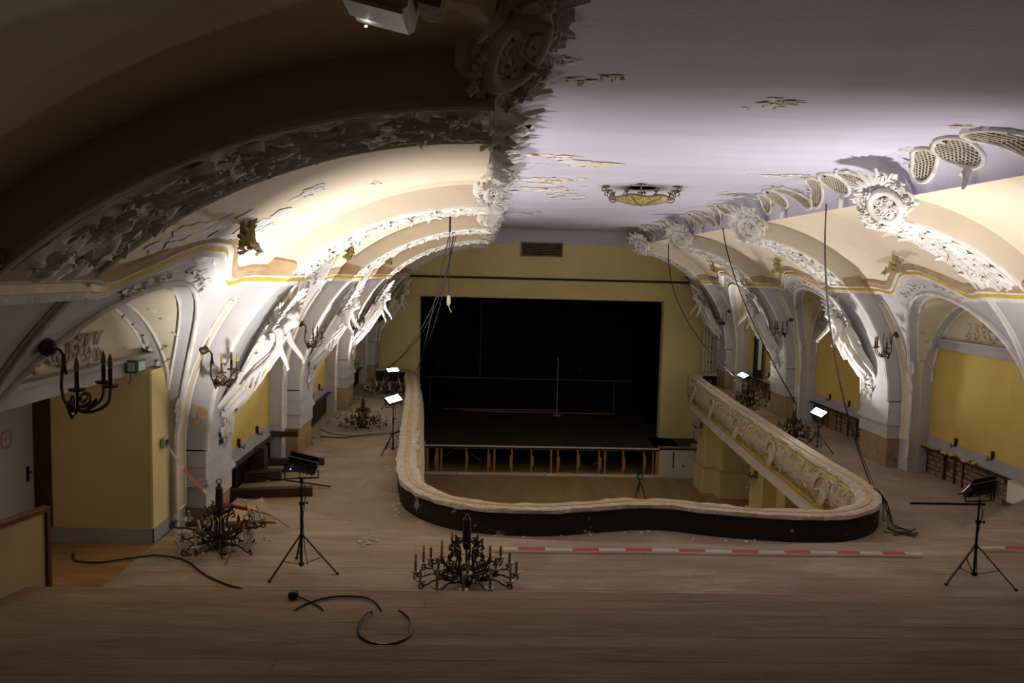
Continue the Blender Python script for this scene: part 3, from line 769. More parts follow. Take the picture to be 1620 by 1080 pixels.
# ------------------------------------------------------------------ proscenium wall, stage, hall below
PX0, PX1, PZ1 = -2.62, 7.55, 3.15
wb = empty('wall_back', kind='structure', cat='wall', label='yellow proscenium wall around the black stage opening')
mb = MB()
mb.box((-6.2, YB, -.75), (PX0, YB + .42, 6.0)); mb.box((PX1, YB, MAIN_Z), (10.5, YB + .42, 6.0)); mb.box((PX0, YB, PZ1), (PX1, YB + .42, 6.0)); mb.box((-6.2, YB, MAIN_Z), (PX0, YB + .42, -.75))
mb.build('proscenium_wall', M_YELP, wb)
mb = MB(); mb.box((-5, YB - .03, EDGE_Z - .06), (10.5, YB + .01, 5.99)); mb.build('lavender_band', M_CEIL, wb)
mb = MB()
for a, b in (((PX0 - .05, YB - .012, -2.0), (PX0, YB, PZ1 + .05)), ((PX1, YB - .012, STAGE_Z), (PX1 + .05, YB, PZ1 + .05)), ((PX0 - .05, YB - .012, PZ1), (PX1 + .05, YB, PZ1 + .05))): mb.box(a, b)
mb.build('opening_bead', M_CREAM, wb)
mb = MB(); mb.box((-3.4, YB - .10, 3.93), (9.2, YB, 3.97)); mb.box((-3.4, YB - .06, 3.97), (9.2, YB, 4.02)); mb.build('brown_moulding', M_DARKWD, wb)
v = empty('air_vent', (2.37, YB - .05, 5.19), label='slatted metal air vent high on the yellow proscenium wall', cat='vent')
mb = MB(); 
for a, b in (((-.87, -.02, -.30), (.87, .03, -.26)), ((-.87, -.02, .26), (.87, .03, .30)), ((-.87, -.02, -.3), (-.83, .03, .3)), ((.83, -.02, -.3), (.87, .03, .3))): mb.box(a, b)
mb.build('frame', M_BRNTOP, v)
mb = MB(); mb.box((-.84, .02, -.28), (.84, .035, .28)); mb.build('backing', M_HOLE, v)
for k in range(8):
    mb = MB(); T = Matrix.Translation((0, 0, -.225 + k * .065)) @ Matrix.Rotation(.6, 4, 'X'); mb.cbox((0, 0, 0), (1.66, .05, .012), 0, T); mb.build('slat', M_PLAST, v)

st = empty('stage', kind='structure', cat='stage', label='black stage box behind the proscenium opening')
mb = MB(); mb.box((PX0 - .5, YB - 2.1, STAGE_Z - .12), (PX1 + .5, 42.0, STAGE_Z)); 
mb.build('stage_floor', M_STAGE, st)
mb = MB(); mb.box((-4.5, 42, MAIN_Z), (10, 42.1, 7)); mb.box((-4.6, YB + .42, MAIN_Z), (-4.5, 42.1, 7)); mb.box((9.9, YB + .42, MAIN_Z), (10, 42.1, 7)); mb.box((-4.6, YB + .2, 6.9), (10, 42.1, 7)); mb.build('stage_drape', M_STWALL, st)
for k in range(9):
    mb = MB(); x = -3.6 + k * 1.55
    mb.grid(lambda u, w: Vector((x + 1.35 * u, 41.6 + .07 * math.sin(u * 34 + k), STAGE_Z + .03 + 8.5 * w)), 24, 1); mb.build('curtain_leg', M_STWALL, st, smooth=60)
mb = MB(); mb.tube([(3.65, 38.4, STAGE_Z), (3.65, 38.4, .2)], .022, 8); mb.tube([(3.65, 38.4, STAGE_Z), (3.65, 38.4, STAGE_Z + .05)], .2, 12)
mb.build('stage_pole', M_GREYP, smooth=50, label='thin grey upright pole standing on the dark stage', cat='pole')
mb = MB(); mb.tube([(-2.8, 40.2, -1.08), (7.6, 40.2, -1.12)], .028, 8); mb.tube([(-.1, 40.2, -1.1), (-.1, 40.2, 6.8)], .018, 6); mb.tube([(6.7, 40.2, -1.1), (6.7, 40.2, STAGE_Z)], .02, 6); mb.tube([(-2.6, 40.2, -1.1), (-2.6, 40.2, STAGE_Z)], .02, 6)
mb.build('stage_bar', mat('worn_grey_steel', (.14, .14, .14), rough=.6), smooth=50, label='long horizontal steel bar across the back of the dark stage', cat='bar')
for i, (x, z, yy) in enumerate(((-2.2, -.62, 40.0), (1.5, -.55, 40.0), (4.9, -.6, 40.0), (7.2, -1.35, 39.9), (5.9, 1.7, 40.0))):
    o = empty('spotlight', (x, yy, z), label=('small stage spotlight near the left end of the stage bar', 'small stage spotlight left of the middle of the stage', 'small stage spotlight right of the grey pole', 'boxy stage spotlight at the right end of the stage bar', 'small stage spotlight high up at the right of the stage')[i], cat='spotlight', group='spotlights in the dark stage')
    mb = MB(); mb.lathe([(.05, .16), (.09, .12), (.10, -.10), (.115, -.13), (.10, -.135)], 12, Matrix.Rotation(1.35, 4, 'X')); mb.build('housing', M_BLK, o, smooth=40)
    mb = MB(); mb.lathe([(.085, -.12), (.05, -.135), (.004, -.137)], 12, Matrix.Rotation(1.35, 4, 'X')); mb.build('lens', M_GREYP, o, smooth=40)
    mb = MB(); mb.tube([(-.11, 0, 0), (-.11, 0, .16), (0, 0, .2), (.11, 0, .16), (.11, 0, 0)], .012, 5); mb.build('yoke', M_BLK, o)
for i, (x0, x1, y, dx) in enumerate(((-1.85, 3.9, 39.75, -.1), (-.9, 6.65, 39.3, .2))):
    mb = MB(); mb.beam((x0, y, STAGE_Z + .02), (x1, y - dx, STAGE_Z + .02), .11, .035); mb.build('long_plank', M_ORWD, label=('long pale plank lying furthest back on the stage floor', 'long orange brown plank lying in front of the other on the stage floor')[i], cat='plank')
mb = MB(); mb.box((PX0 - 1.2, 33.0, MAIN_Z), (PX0 + .3, 33.1, STAGE_Z - .1)); mb.box((-2.6, 34.6, MAIN_Z), (9, 34.7, STAGE_Z - .1)); mb.build('understage_wall', M_STWALL, st)

# stage front: open timber framing
sf = empty('stage_front', (0, 31.4, 0), kind='structure', cat='stage front', label='open framed stage front of orange timber posts with white rails')
def sfb(name, lo, hi, m): b = MB(); b.box(lo, hi); return b.build(name, m, sf)
sfb('top_rail', (-2.2, -.03, STAGE_Z - .045), (7.13, .03, STAGE_Z + .005), M_WHITEP)
for x0, x1 in ((-2.2, -.9), (-.88, .55), (.57, 2.6), (2.62, 7.13)): sfb('bottom_board', (x0, -.05, MAIN_Z), (x1, .0, MAIN_Z + .10), M_WHITEP)
pr = random.Random(4)
for x, w, dbl in ((-2.09, .10, 0), (-1.72, .13, 1), (-1.54, .07, 0), (-.56, .06, 1), (.32, .06, 1), (.56, .075, 0), (1.26, .06, 1), (2.04, .06, 1), (2.82, .075, 0), (3.08, .06, 1), (3.88, .06, 1), (4.74, .06, 1), (4.98, .075, 0), (5.7, .06, 1), (6.54, .06, 1), (6.9, .06, 0), (7.07, .13, 0)):
    p = sfb('post', (x - w / 2, .02, MAIN_Z), (x + w / 2, .10, STAGE_Z - .04), M_ORWD)
    if dbl:
        sx = pr.choice((-1, 1)) * .05; sfb('splice_board', (x - .035 + sx, -.01, MAIN_Z + pr.uniform(.25, .4)), (x + .035 + sx, .03, STAGE_Z - pr.uniform(.3, .42)), M_ORWD)
for k in range(9): x = -1.9 + k * 1.0; sfb('floor_batten', (x, .05, MAIN_Z + .09), (x + .55, .12, MAIN_Z + .13), M_ORWD)
b = MB(); b.tube([(-2.2, 1.2, -3.02), (7.1, 1.2, -3.02)], .02, 6); b.tube([(-2.2, 2.2, -2.86), (7.1, 2.2, -2.86)], .02, 6); b.build('understage_pipe', M_GREYP, sf, smooth=50)
b = MB(); b.tube([(-1.5 + .14 * k, .8, -3.3 + .35 * math.sin(k * .33)) for k in range(12)], .012, 5); b.tube([(4.6 + .1 * k, .9, -3.55 + .05 * k) for k in range(8)], .012, 5); b.build('loose_cable', M_GREYP, sf, smooth=50)

# side piece at the right of the stage front
sp = empty('stage_wing', kind='structure', cat='stage front', label='pale boarded side piece with small door right of the open stage front')
b = MB(); b.box((7.14, 31.38, MAIN_Z), (9.05, 31.5, STAGE_Z - .06)); b.build('fascia', M_WHITEP, sp)
b = MB(); b.box((7.62, 31.36, -3.62), (8.35, 31.385, -2.78)); b.build('hatch_door', M_WHITEP, sp)
b = MB(); b.box((7.68, 31.35, -3.42), (7.73, 31.37, -2.76)); b.build('hatch_slot', M_BLK, sp)
for x, z in ((8.55, -2.75), (8.12, -3.32), (8.62, -3.45)): b = MB(); b.lathe([(.035, 0), (.02, .03), (.005, .04)], 10, Matrix.Translation((x, 31.36, z)) @ Matrix.Rotation(PI / 2, 4, 'X')); b.build('bolt_head', M_BLK, sp)
b = MB(); b.box((7.05, 31.38, STAGE_Z - .06), (9.05, YB, STAGE_Z)); b.build('wing_floor', M_DARKWD, sp)
b = MB(); b.box((7.1, 31.45, STAGE_Z + .002), (8.5, 31.60, STAGE_Z + .06)); b.build('edge_plank', M_BRNTOP, sp)
b = MB(); b.box((8.5, 31.5, STAGE_Z + .002), (8.95, 31.85, STAGE_Z + .12)); b.build('wood_block', M_YELD, sp)
b = MB(); b.box((9.05, 30.6, MAIN_Z), (9.2, YB, -.76)); b.build('return_wall', M_WHITEP, sp)
b = MB(); b.box((PX0 - .02, 31.36, MAIN_Z), (PX0 + .45, 31.5, STAGE_Z + .12)); b.build('left_end_board', M_YELD, sp)

# columns below the right gallery
def column(y, k):
    o = empty('hall_column', kind='structure', cat='column', label=('yellow stepped column under the far right gallery near the stage', 'yellow stepped column under the middle of the right gallery', 'yellow column hidden below the near right gallery')[k])
    for (x0, x1, y0, y1) in ((8.28, 9.3, y, y + 1.1), (8.72, 9.9, y - .65, y + .4)):
        b = MB(); b.bevbox((x0, y0, MAIN_Z + 1.0), (x1, y1, -.76), .03); b.build('shaft', M_YELP, o)
        b = MB(); b.bevbox((x0 - .07, y0 - .07, MAIN_Z), (x1 + .07, y1 + .07, MAIN_Z + .98), .03); b.build('pedestal', M_YELP, o)
        b = MB(); b.bevbox((x0 - .09, y0 - .09, MAIN_Z + .96), (x1 + .09, y1 + .09, MAIN_Z + 1.05), .03); b.build('belt_moulding', M_GOLD if False else M_YELD, o)
        b = MB(); b.bevbox((x0 - .06, y0 - .06, -1.0), (x1 + .06, y1 + .06, -.76), .03); b.build('capital', M_WHITEP, o)
column(29.0, 0); column(22.9, 1); column(16.6, 2)
lw = empty('wall_right', kind='structure', cat='wall', label='brown boarded wall in the shade under the right gallery')
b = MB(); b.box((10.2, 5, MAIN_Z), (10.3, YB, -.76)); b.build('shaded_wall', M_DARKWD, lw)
b = MB(); b.box((9.95, 26.2, MAIN_Z), (10.2, 28.2, -1.4)); b.build('wall_boarding', M_BRNTOP, lw)
lw2 = empty('wall_left', kind='structure', cat='wall', label='dark wall in the shade under the left gallery')
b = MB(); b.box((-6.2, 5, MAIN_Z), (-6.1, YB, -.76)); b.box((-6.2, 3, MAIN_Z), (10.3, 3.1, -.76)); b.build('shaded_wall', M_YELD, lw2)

def crystal_sconce(x, y, z, lab):
    o = empty('crystal_wall_light', (x, y, z), label=lab, cat='wall light', group='crystal lights under the right gallery'); r = random.Random(int(y))
    b = MB(); b.lathe([(.02, -.05), (.12, -.02), (.13, .02), (.03, .06)], 12, Matrix.Rotation(PI / 2, 4, 'Y')); b.build('back_plate', M_BRASS, o, smooth=40)
    for k in range(3):
        a = -.8 + .8 * k; b = MB(); b.tube([(0, 0, 0), (-.12, a * .1, -.08), (-.26, a * .25, -.04), (-.30, a * .3, .05)], .014, 5); b.build('arm', M_BRASS, o, smooth=50)
        b = MB(); b.lathe([(.015, 0), (.07, .02), (.075, .035)], 10, Matrix.Translation((-.30, a * .3, .05))); b.lathe([(.02, .03), (.02, .14), (.012, .2), (.002, .22)], 8, Matrix.Translation((-.30, a * .3, .05))); b.build('candle_cup', M_CANDLEW, o, smooth=50)
    b = MB()
    for k in range(46):
        a = r.uniform(-1.5, 1.5); q = r.uniform(.08, .33); b.ball((-q * math.cos(a * .7), q * math.sin(a), r.uniform(-.38, .02)), r.uniform(.015, .028), 0, 4, (1, 1, 1.7))
    b.build('crystal_drops', M_CRYST, o, kind='stuff')
crystal_sconce(8.25, 29.5, -1.32, 'crystal wall light on the far yellow column under the gallery'); crystal_sconce(8.25, 23.4, -1.62, 'crystal wall light on the nearer yellow column under the gallery')

# small camera tripod on the main floor
o = empty('camera_tripod', (5.7, 28.0, MAIN_Z), label='small dark tripod with a lit screen on the main floor', cat='tripod')
for k in range(3):
    a = PI / 2 + k * 2 * PI / 3 + .4; b = MB(); b.tube([(.03 * math.cos(a), .03 * math.sin(a), .66), (.28 * math.cos(a), .28 * math.sin(a), .0)], [.018, .012], 6); b.build('leg', M_BLK, o, smooth=50)
b = MB(); b.tube([(0, 0, .3), (0, 0, .80)], .016, 6); b.build('column', M_BLK, o, smooth=50)
b = MB(); b.bevbox((-.10, -.06, .78), (.10, .06, 1.02), .015); b.build('body', M_BLK, o); b = MB(); b.box((-.07, -.066, .82), (.07, -.061, .98)); b.build('screen', M_SCREEN, o)

# white slatted panel in the far right corner
o = empty('slatted_panel', (9.47, 32.6, 0), label='tall white slatted grille panel in the far right corner beside the stage wall', cat='panel')
b = MB(); b.box((-.42, .03, .25), (.42, .06, 2.66)); b.build('backing', M_YELD, o)
for k in range(7): b = MB(); x = -.39 + k * .13; b.box((x - .03, -.02, .25), (x + .03, .03, 2.66)); b.build('slat', M_WHITEP, o)
b = MB(); r = random.Random(2)
for k in range(30): x = -.325 + .13 * r.randrange(6); b.ball((x, -.01, r.choice((.42, .8, 1.2, 1.35, 1.7, 2.1, 2.4)) + r.uniform(-.05, .05)), .035, 0, 4, (1.2, .7, .8))
b.build('wooden_pegs', M_DARKWD, o, kind='stuff')
b = MB(); b.box((-.42, -.03, 1.18), (.42, -.015, 1.22)); b.build('cross_bar', M_WHITEP, o); b = MB(); b.box((-.42, -.03, .4), (.42, -.015, .44)); b.build('cross_bar', M_WHITEP, o)
# tall black panel against the right wall
o = empty('black_column_speaker', (9.72, 27.9, .72), label='tall narrow black loudspeaker column on the right wall of the far bay', cat='loudspeaker')
b = MB(); b.bevbox((-.12, -.15, 0), (.12, .15, 1.75), .015); b.build('case', M_BLK, o); b = MB(); b.box((-.13, -.12, .06), (-.119, .12, 1.69)); b.build('front_grille', M_STWALL, o); b = MB(); b.box((-.06, -.16, .3), (.06, -.149, 1.5)); b.build('side_rail', M_GREYP, o)

# ------------------------------------------------------------------ doorway recess on the left
al = empty('wall_left', kind='structure', cat='wall', label='olive yellow box wall with grey skirting in the left doorway recess')
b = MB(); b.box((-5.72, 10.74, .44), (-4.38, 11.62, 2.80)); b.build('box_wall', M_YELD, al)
b = MB(); b.box((-4.40, 10.73, .44), (-4.37, 11.62, 2.80)); b.build('light_painted_return', M_YELP, al)  # paler yellow than the box wall: light on this face put into its colour
b = MB(); b.box((-5.72, 10.715, .46), (-4.365, 10.74, .66)); b.box((-4.38, 10.715, .46), (-4.355, 11.62, .66)); b.build('skirting', M_SKBL, al)
b = MB(); b.box((-6.05, 4.0, .40), (-5.97, 10.75, 2.85)); b.build('side_wall', M_YELD, al)
b = MB(); b.box((-6.1, 4.0, 2.80), (-4.62, 11.7, 2.9)); b.build('recess_ceiling', M_YELD, al)
b = MB(); b.box((-5.97, 10.72, .46), (-5.70, 10.76, 2.80)); b.build('dark_jamb', M_DARKWD, al)
d = empty('door_1', (-5.97, 10.10, .46), kind='structure', cat='door', label='pale metal door with a pink ring sign in the left recess')
b = MB(); b.bevbox((0, -.55, .02), (.045, .63, 1.90), .008); b.build('leaf', M_DOOR, d)
b = MB(); b.box((-.005, .63, 0), (.06, .70, 1.97)); b.box((-.005, -.62, 0), (.06, -.55, 1.97)); b.box((-.005, -.62, 1.90), (.06, .70, 1.97)); b.build('frame', M_DARKWD, d)
b = MB(); b.bevbox((.045, .44, .86), (.058, .50, 1.06), .004); b.tube([(.058, .47, .99), (.10, .47, .99), (.10, .37, .99)], .010, 6); b.build('handle', M_BLK, d)
b = MB(); M = Matrix.Translation((.048, .02, 1.52)) @ Matrix.Rotation(PI / 2, 4, 'Y')
b.tube([M @ Vector((.115 * math.cos(a), .115 * math.sin(a), 0)) for a in [2 * PI * k / 28 for k in range(28)]], .009, 5, 0, closed=True)
b.tube([M @ Vector((0, -.11, 0)), M @ Vector((0, .11, 0))], .005, 4); b.tube([M @ Vector((-.11, 0, 0)), M @ Vector((.11, 0, 0))], .005, 4)
b.build('ring_sign', M_PINK, d)
o = empty('recess_fill_lamp', (-5.15, 8.3, 2.80), label='added unseen fill lamp behind the lintel, brightening the left recess', cat='ceiling light')  # unseen fixture added to brighten the door and yellow wall
b = MB(); b.lathe([(.10, 0), (.10, -.03), (.08, -.05), (.01, -.055)], 16); b.build('shade', mat('fill_lamp_glow', (1, .9, .7), emit=(1, .82, .55), estr=3.0), o, smooth=50)
ld = bpy.data.lights.new('recess_fill_light', 'POINT'); ld.energy = 9; ld.color = (1.0, .86, .66); ld.shadow_soft_size = .08
lo = bpy.data.objects.new('recess_fill_light', ld); COL.objects.link(lo); lo.location = (-5.15, 8.3, 2.66)
# half-height partition
h = empty('half_wall', (-4.76, 8.86, .48), rz=math.atan2(.62, .185) , kind='structure', cat='half wall', label='tan half-height partition with red-brown wooden trim at the left edge')
b = MB(); b.box((-3.0, -.02, .02), (-.06, .03, .98)); b.build('panel', M_TAN, h)
b = MB(); b.bevbox((-3.0, -.05, .98), (.0, .06, 1.04), .01); b.build('top_rail', M_REDWD, h); b = MB(); b.bevbox((-.06, -.05, 0), (0, .05, .98), .008); b.build('end_post', M_REDWD, h)
# exit sign
o = empty('exit_sign', (-4.40, 10.26, 2.92), label='small green emergency exit sign box on the white lintel', cat='sign')
b = MB(); b.bevbox((-.07, -.15, -.085), (.10, .10, .085), .006); b.build('housing', M_GREYP, o)
b = MB(); b.box((.10, -.14, -.08), (.112, .10, .08)); b.box((-.03, -.162, -.082), (.11, -.15, .082)); b.build('green_frame', M_GREEN, o)
b = MB(); b.box((.112, -.115, -.055), (.116, .075, .055)); b.box((-.005, -.166, -.055), (.088, -.162, .055)); b.build('pale_face', M_SIGNW, o)
b = MB(); b.tube([(0, -.1, -.085), (.01, -.1, -.16), (-.02, -.1, -.22)], .006, 5); b.build('loose_wire', M_BLK, o)
# socket that holds the tape
o = empty('wall_socket_box', (-4.35, 11.03, 1.77), label='small grey socket box on the yellow corner holding the tape end', cat='socket')
b = MB(); b.bevbox((0, -.07, -.07), (.05, .07, .07), .008); b.build('box', M_GREYP, o); b = MB(); b.lathe([(.045, 0), (.045, .012), (.03, .008)], 12, Matrix.Translation((.05, 0, 0)) @ Matrix.Rotation(PI / 2, 4, 'Y')); b.build('socket_face', M_BLK, o)

# ------------------------------------------------------------------ broken base of the left wall, loose timber
S = SIDE['left']
for (y0, y1) in ((13.2, 17.4), (19.35, 23.6), (25.5, 29.7)):
    b = MB(); b.box((-5.1, y0, 0.002), (-4.60, y1, .58)); b.build('dark_cavity', M_HOLE, WALLS['left'])
def timber(p, q, w, h, lab, m=M_DARKWD, name='timber_beam'):
    b = MB(); p = Vector(p); q = Vector(q); b.beam(p, q, w, h); o = b.build(name, m, label=lab, cat='beam'); return o
timber((-4.62, 15.60, .10), (-3.95, 15.85, .10), .22, .2, 'short thick dark beam jutting from the broken left wall base')
timber((-4.5, 17.0, .07), (-3.35, 17.15, .07), .16, .14, 'dark beam lying on the floor by the second left pier')
timber((-4.55, 14.50, .08), (-3.1, 14.78, .08), .18, .16, 'long dark beam on the aisle floor nearest the light stand')
timber((-4.4, 16.35, .03), (-3.7, 16.6, .03), .14, .06, 'flat dark board between the beams on the left aisle')
timber((-4.42, 16.0, 0), (-4.42, 16.0, .62), .28, .26, 'upright dark post propping the broken left wall')
timber((-4.55, 17.3, .62), (-3.95, 17.35, .62), .16, .12, 'dark beam end sticking out of the second left pier')
timber((-4.45, 15.36, .215), (-2.85, 15.25, .035), .03, .025, 'thin dark batten lying across the left aisle', M_BLK, 'batten')
timber((8.2, 14.74, .02), (9.65, 14.73, .02), .04, .03, 'thin dark batten lying on the right aisle floor', M_BLK, 'batten')
def board(pts, z, lab, m, tilt=(0, 0)):
    b = MB(); x0, y0 = pts[0]; up = [(x, y, z + .03 + (x - x0) * tilt[0] + (y - y0) * tilt[1]) for x, y in pts]; dn = [(x, y, zz - .022) for x, y, zz in up]; n = len(pts)
    b.add(up + dn, [tuple(range(n)), tuple(range(2 * n - 1, n - 1, -1))] + [(i, n + i, n + (i + 1) % n, (i + 1) % n) for i in range(n)]); b.build('loose_board', m, label=lab, cat='board')
board(((-3.85, 11.75), (-2.95, 11.55), (-3.45, 12.7)), .485, 'loose triangular board beside the chandelier by the left pier', M_PLANK, (0, .03))
board(((-3.75, 11.3), (-3.2, 11.35), (-3.3, 11.75), (-3.7, 11.7)), .54, 'small tan board under the safety tape', M_TAN, (.05, .2))
b = MB(); r = random.Random(9)
for k in range(140):
    y = r.uniform(13.2, 29.5); x = -4.24 + abs(r.gauss(0, .22)); q = r.uniform(.015, .05); b.ball((x, y, q * .4), q, 0, 4, (r.uniform(.6, 1.5), r.uniform(.6, 1.5), .6))
b.build('plaster_rubble', M_PLAST, kind='stuff', label='scattered plaster crumbs along the foot of the left wall', cat='rubble')
b = MB()
for k in range(70):
    t = r.random(); i = int(80 + t * (len(PAR) - 190)); p = PAR[i] - PN[i] * abs(r.gauss(.1, .18)); q = r.uniform(.008, .03); b.ball((p.x, p.y, q * .4), q, 0, 4, (r.uniform(.6, 1.5), r.uniform(.6, 1.5), .6))
b.build('plaster_rubble', M_STUC, kind='stuff', label='plaster crumbs along the foot of the black parapet back', cat='rubble')
# radiators in the left bays
for i, (y0, n) in enumerate(((19.5, 16), (25.7, 12))):
    o = empty('cast_iron_radiator', (-4.5, y0, 0), label=('black ribbed radiator in the left bay behind the second pier', 'black ribbed radiator in the left bay near the stage')[i], cat='radiator')
    for k in range(n): b = MB(); b.bevbox((-.05, k * .2, .08), (.09, k * .2 + .15, .60), .03); b.build('fin', M_RUST, o)
    b = MB(); b.tube([(.02, 0, .12), (.02, n * .2, .12)], .03, 6); b.tube([(.02, 0, .56), (.02, n * .2, .56)], .03, 6); b.build('pipe', M_RUST, o)
# right wall details near the frame edge
o = MB(); r = random.Random(6)
for k in range(26):
    y = r.uniform(15.4, 17.3); x = 9.86 + r.uniform(-.10, .03); M = Matrix.Translation((x, y, .615)) @ Matrix.Rotation(r.uniform(0, 6.3), 4, 'Z') @ Matrix.Rotation(r.uniform(-.3, .3), 4, 'X')
    leaf(o, M, .16, .05, .02, .05, 2)
o.build('paper_scraps', M_PAPER, kind='stuff', label='curled yellow scraps lying on the ledge of the right wall', cat='scraps')
o = empty('grey_fuse_box', (9.75, 13.9, .22), label='grey metal box on the broken right wall behind the light stand', cat='box')
b = MB(); b.bevbox((-.06, -.3, 0), (.08, .3, .42), .012); b.build('case', M_GREYP, o); b = MB(); b.box((-.066, -.27, .03), (-.06, .27, .39)); b.build('lid', M_WHITEP, o)
# paint scars
def scar(S, y, z, ly, lz, seed, parent, onwall='pier', m=M_STAIN):
    r = random.Random(seed); b = MB()
    for q in range(9):
        yy = y + r.gauss(0, .3) * ly; zz = z + r.gauss(0, .3) * lz; n = 9; ring = []
        for k in range(n):
            a = 2 * PI * k / n; ring.append((yy + math.cos(a) * ly * r.uniform(.15, .36), zz + math.sin(a) * lz * r.uniform(.1, .32)))
        b.add([(yv, onwall - .0012 * q, zv) for yv, zv in ring], [tuple(range(n))])
    b.build('paint_scar', m, parent)
b = MB(); b.box((-4.012, 12.28, 1.46), (-3.995, 12.62, 1.66)); b.build('dark_wall_hatch', M_BLK, RIBO[('left', 1)])
scar(None, -4.14, 2.02, .22, .22, 1, RIBO[('left', 1)], 11.693)
# ------------------------------------------------------------------ ceiling-edge garlands and rosettes
def pip(x, y, poly):
    c = False; n = len(poly); j = n - 1
    for i in range(n):
        xi, yi = poly[i]; xj, yj = poly[j]
        if (yi > y) != (yj > y) and x < (xj - xi) * (y - yi) / (yj - yi) + xi: c = not c
        j = i
    return c
CARC = .92
def cartouche(kind, y0, y1, flip):
    """closed outline in (y, t) with t in 0..1 across the cove"""
    L = y1 - y0; P = []
    if kind == 'shell':
        for k in range(30):
            a = 2 * PI * k / 30; r_ = 1 + .12 * math.cos(3 * a); P.append(((y0 + y1) / 2 + .50 * L * math.cos(a) * r_, .58 + .33 * math.sin(a) * r_))
        return P
    n = 15; w = .23 if kind == 'S' else .23
    ctr = lambda u: (.50 + (.27 if kind == 'S' else .17) * math.cos(u * PI) * (1 if flip else -1))
    up = []; dn = []
    for k in range(n + 1):
        u = k / n; ww = w * (math.sin(PI * (.06 + .88 * u)) ** .6); c = ctr(u)
        up.append((y0 + L * u, c + ww)); dn.append((y0 + L * u, c - ww))
    return up + dn[::-1]
def garland(side, y0, y1, name_label):
    L = y1 - y0; root = empty('stucco_garland', (0, 0, 0), label=name_label, cat='stucco garland', group='lattice garlands along the ceiling edge')
    sgn = 1 if side == 'right' else -1
    def S_(y, t): 
        p, n = cove_pt(side, y, min(.98, max(.02, t))); return p, n
    spec = [('O', .09, .21, 0), ('shell', .215, .33, 0), ('S', .335, .495, 1), ('S', .505, .665, 0), ('shell', .67, .785, 0), ('O', .79, .91, 1)]
    r = random.Random(int(y0))
    for kind, a, b_, fl in spec:
        poly = cartouche(kind, y0 + L * a, y0 + L * b_, fl)
        mb = MB(); cs = .06; ymin = min(p[0] for p in poly); ymax = max(p[0] for p in poly)
        ny = int((ymax - ymin) / cs) + 1
        for i in range(ny):
            for j in range(14):
                yc, tc = ymin + (i + .5) * cs, (j + .5) / 14
                if pip(yc, tc, poly):
                    q = []
                    for (dy, dt) in ((-.5, -.5), (.5, -.5), (.5, .5), (-.5, .5)): p, n = S_(yc + dy * cs, tc + dt / 14); q.append(p + n * .012)
                    mb.add(q, [(0, 1, 2, 3)])
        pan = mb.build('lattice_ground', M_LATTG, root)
        # lattice bars on two diagonals
        mb = MB(); pitch = .085
        for dg in (-1, 1):
            c0 = -1.2; 
            k0 = int((ymin - 1.2) / pitch); k1 = int((ymax + 1.2) / pitch)
            for k in range(k0, k1 + 1):
                run = []
                for q in range(25):
                    t = q / 24; y = k * pitch + dg * (t * CARC)
                    if pip(y, t, poly): p, n = S_(y, t); run.append(p + n * .022)
                    else:
                        if len(run) > 1: mb.tube([run[0], run[len(run)//2], run[-1]] if len(run) > 2 else run, .010, 4, cap=False)
                        run = []
                if len(run) > 1: mb.tube([run[0], run[-1]], .010, 4, cap=False)
        mb.build('lattice', M_LATT, root, kind='stuff')
        mb = MB(); mb.tube([S_(y, t)[0] + S_(y, t)[1] * .02 for y, t in poly], .032, 6, 0, closed=True); mb.build('frame', M_STUC, root, smooth=70)
        mb = MB(); ym = (ymin + ymax) / 2
        if kind == 'shell':
            p, n = S_(ym, .26); M = frame(p, (0, 0, -1), n)
            for k in range(5): leaf(mb, M @ Matrix.Rotation((k - 2) * .42, 4, 'Z'), .14, .04, .05, .04, 2)
            leaf(mb, M @ Matrix.Translation((.06, 0, .02)), .22, .045, .05, .03, 4); flower(mb, M, .06)
            p, n = S_(ym, .86); M = frame(p, (0, 1, .2), n)
            for hx in (0, PI): leaf(mb, M @ Matrix.Rotation(hx, 4, 'Z'), .2, .05, .03, .03, 4)
            mb.build('shell_pendant', M_STUC, root, smooth=70, kind='stuff')
        else:
            for q in range(3):
                u = r.uniform(.1, .9); i = int(u * (len(poly) // 2 - 1)); y, t = poly[i]; p, n = S_(y, t)
                leaf(mb, frame(p, (-sgn * .8, r.choice((-1, 1)) * .8, .3), n), r.uniform(.12, .2), .035, .03, .04, 3)
            mb.build('leaf_spray', M_STUC, root, smooth=70, kind='stuff')
    return root
for side in ('left', 'right'):
    for i in range(0, 5):
        if i == 0: y0, y1 = 1.6, 4.4
        else: y0, y1 = RIBS[i-1][1] - (.95 if side == 'right' else .45), RIBS[i][0] + (.22 if side == 'right' else -.20)
        if i == 0: continue
        garland(side, y0, y1, 'white stucco garland with brown lattice panels on the %s ceiling edge, %s from the viewpoint' % (side, ('first', 'first', 'second', 'third', 'fourth')[i]))

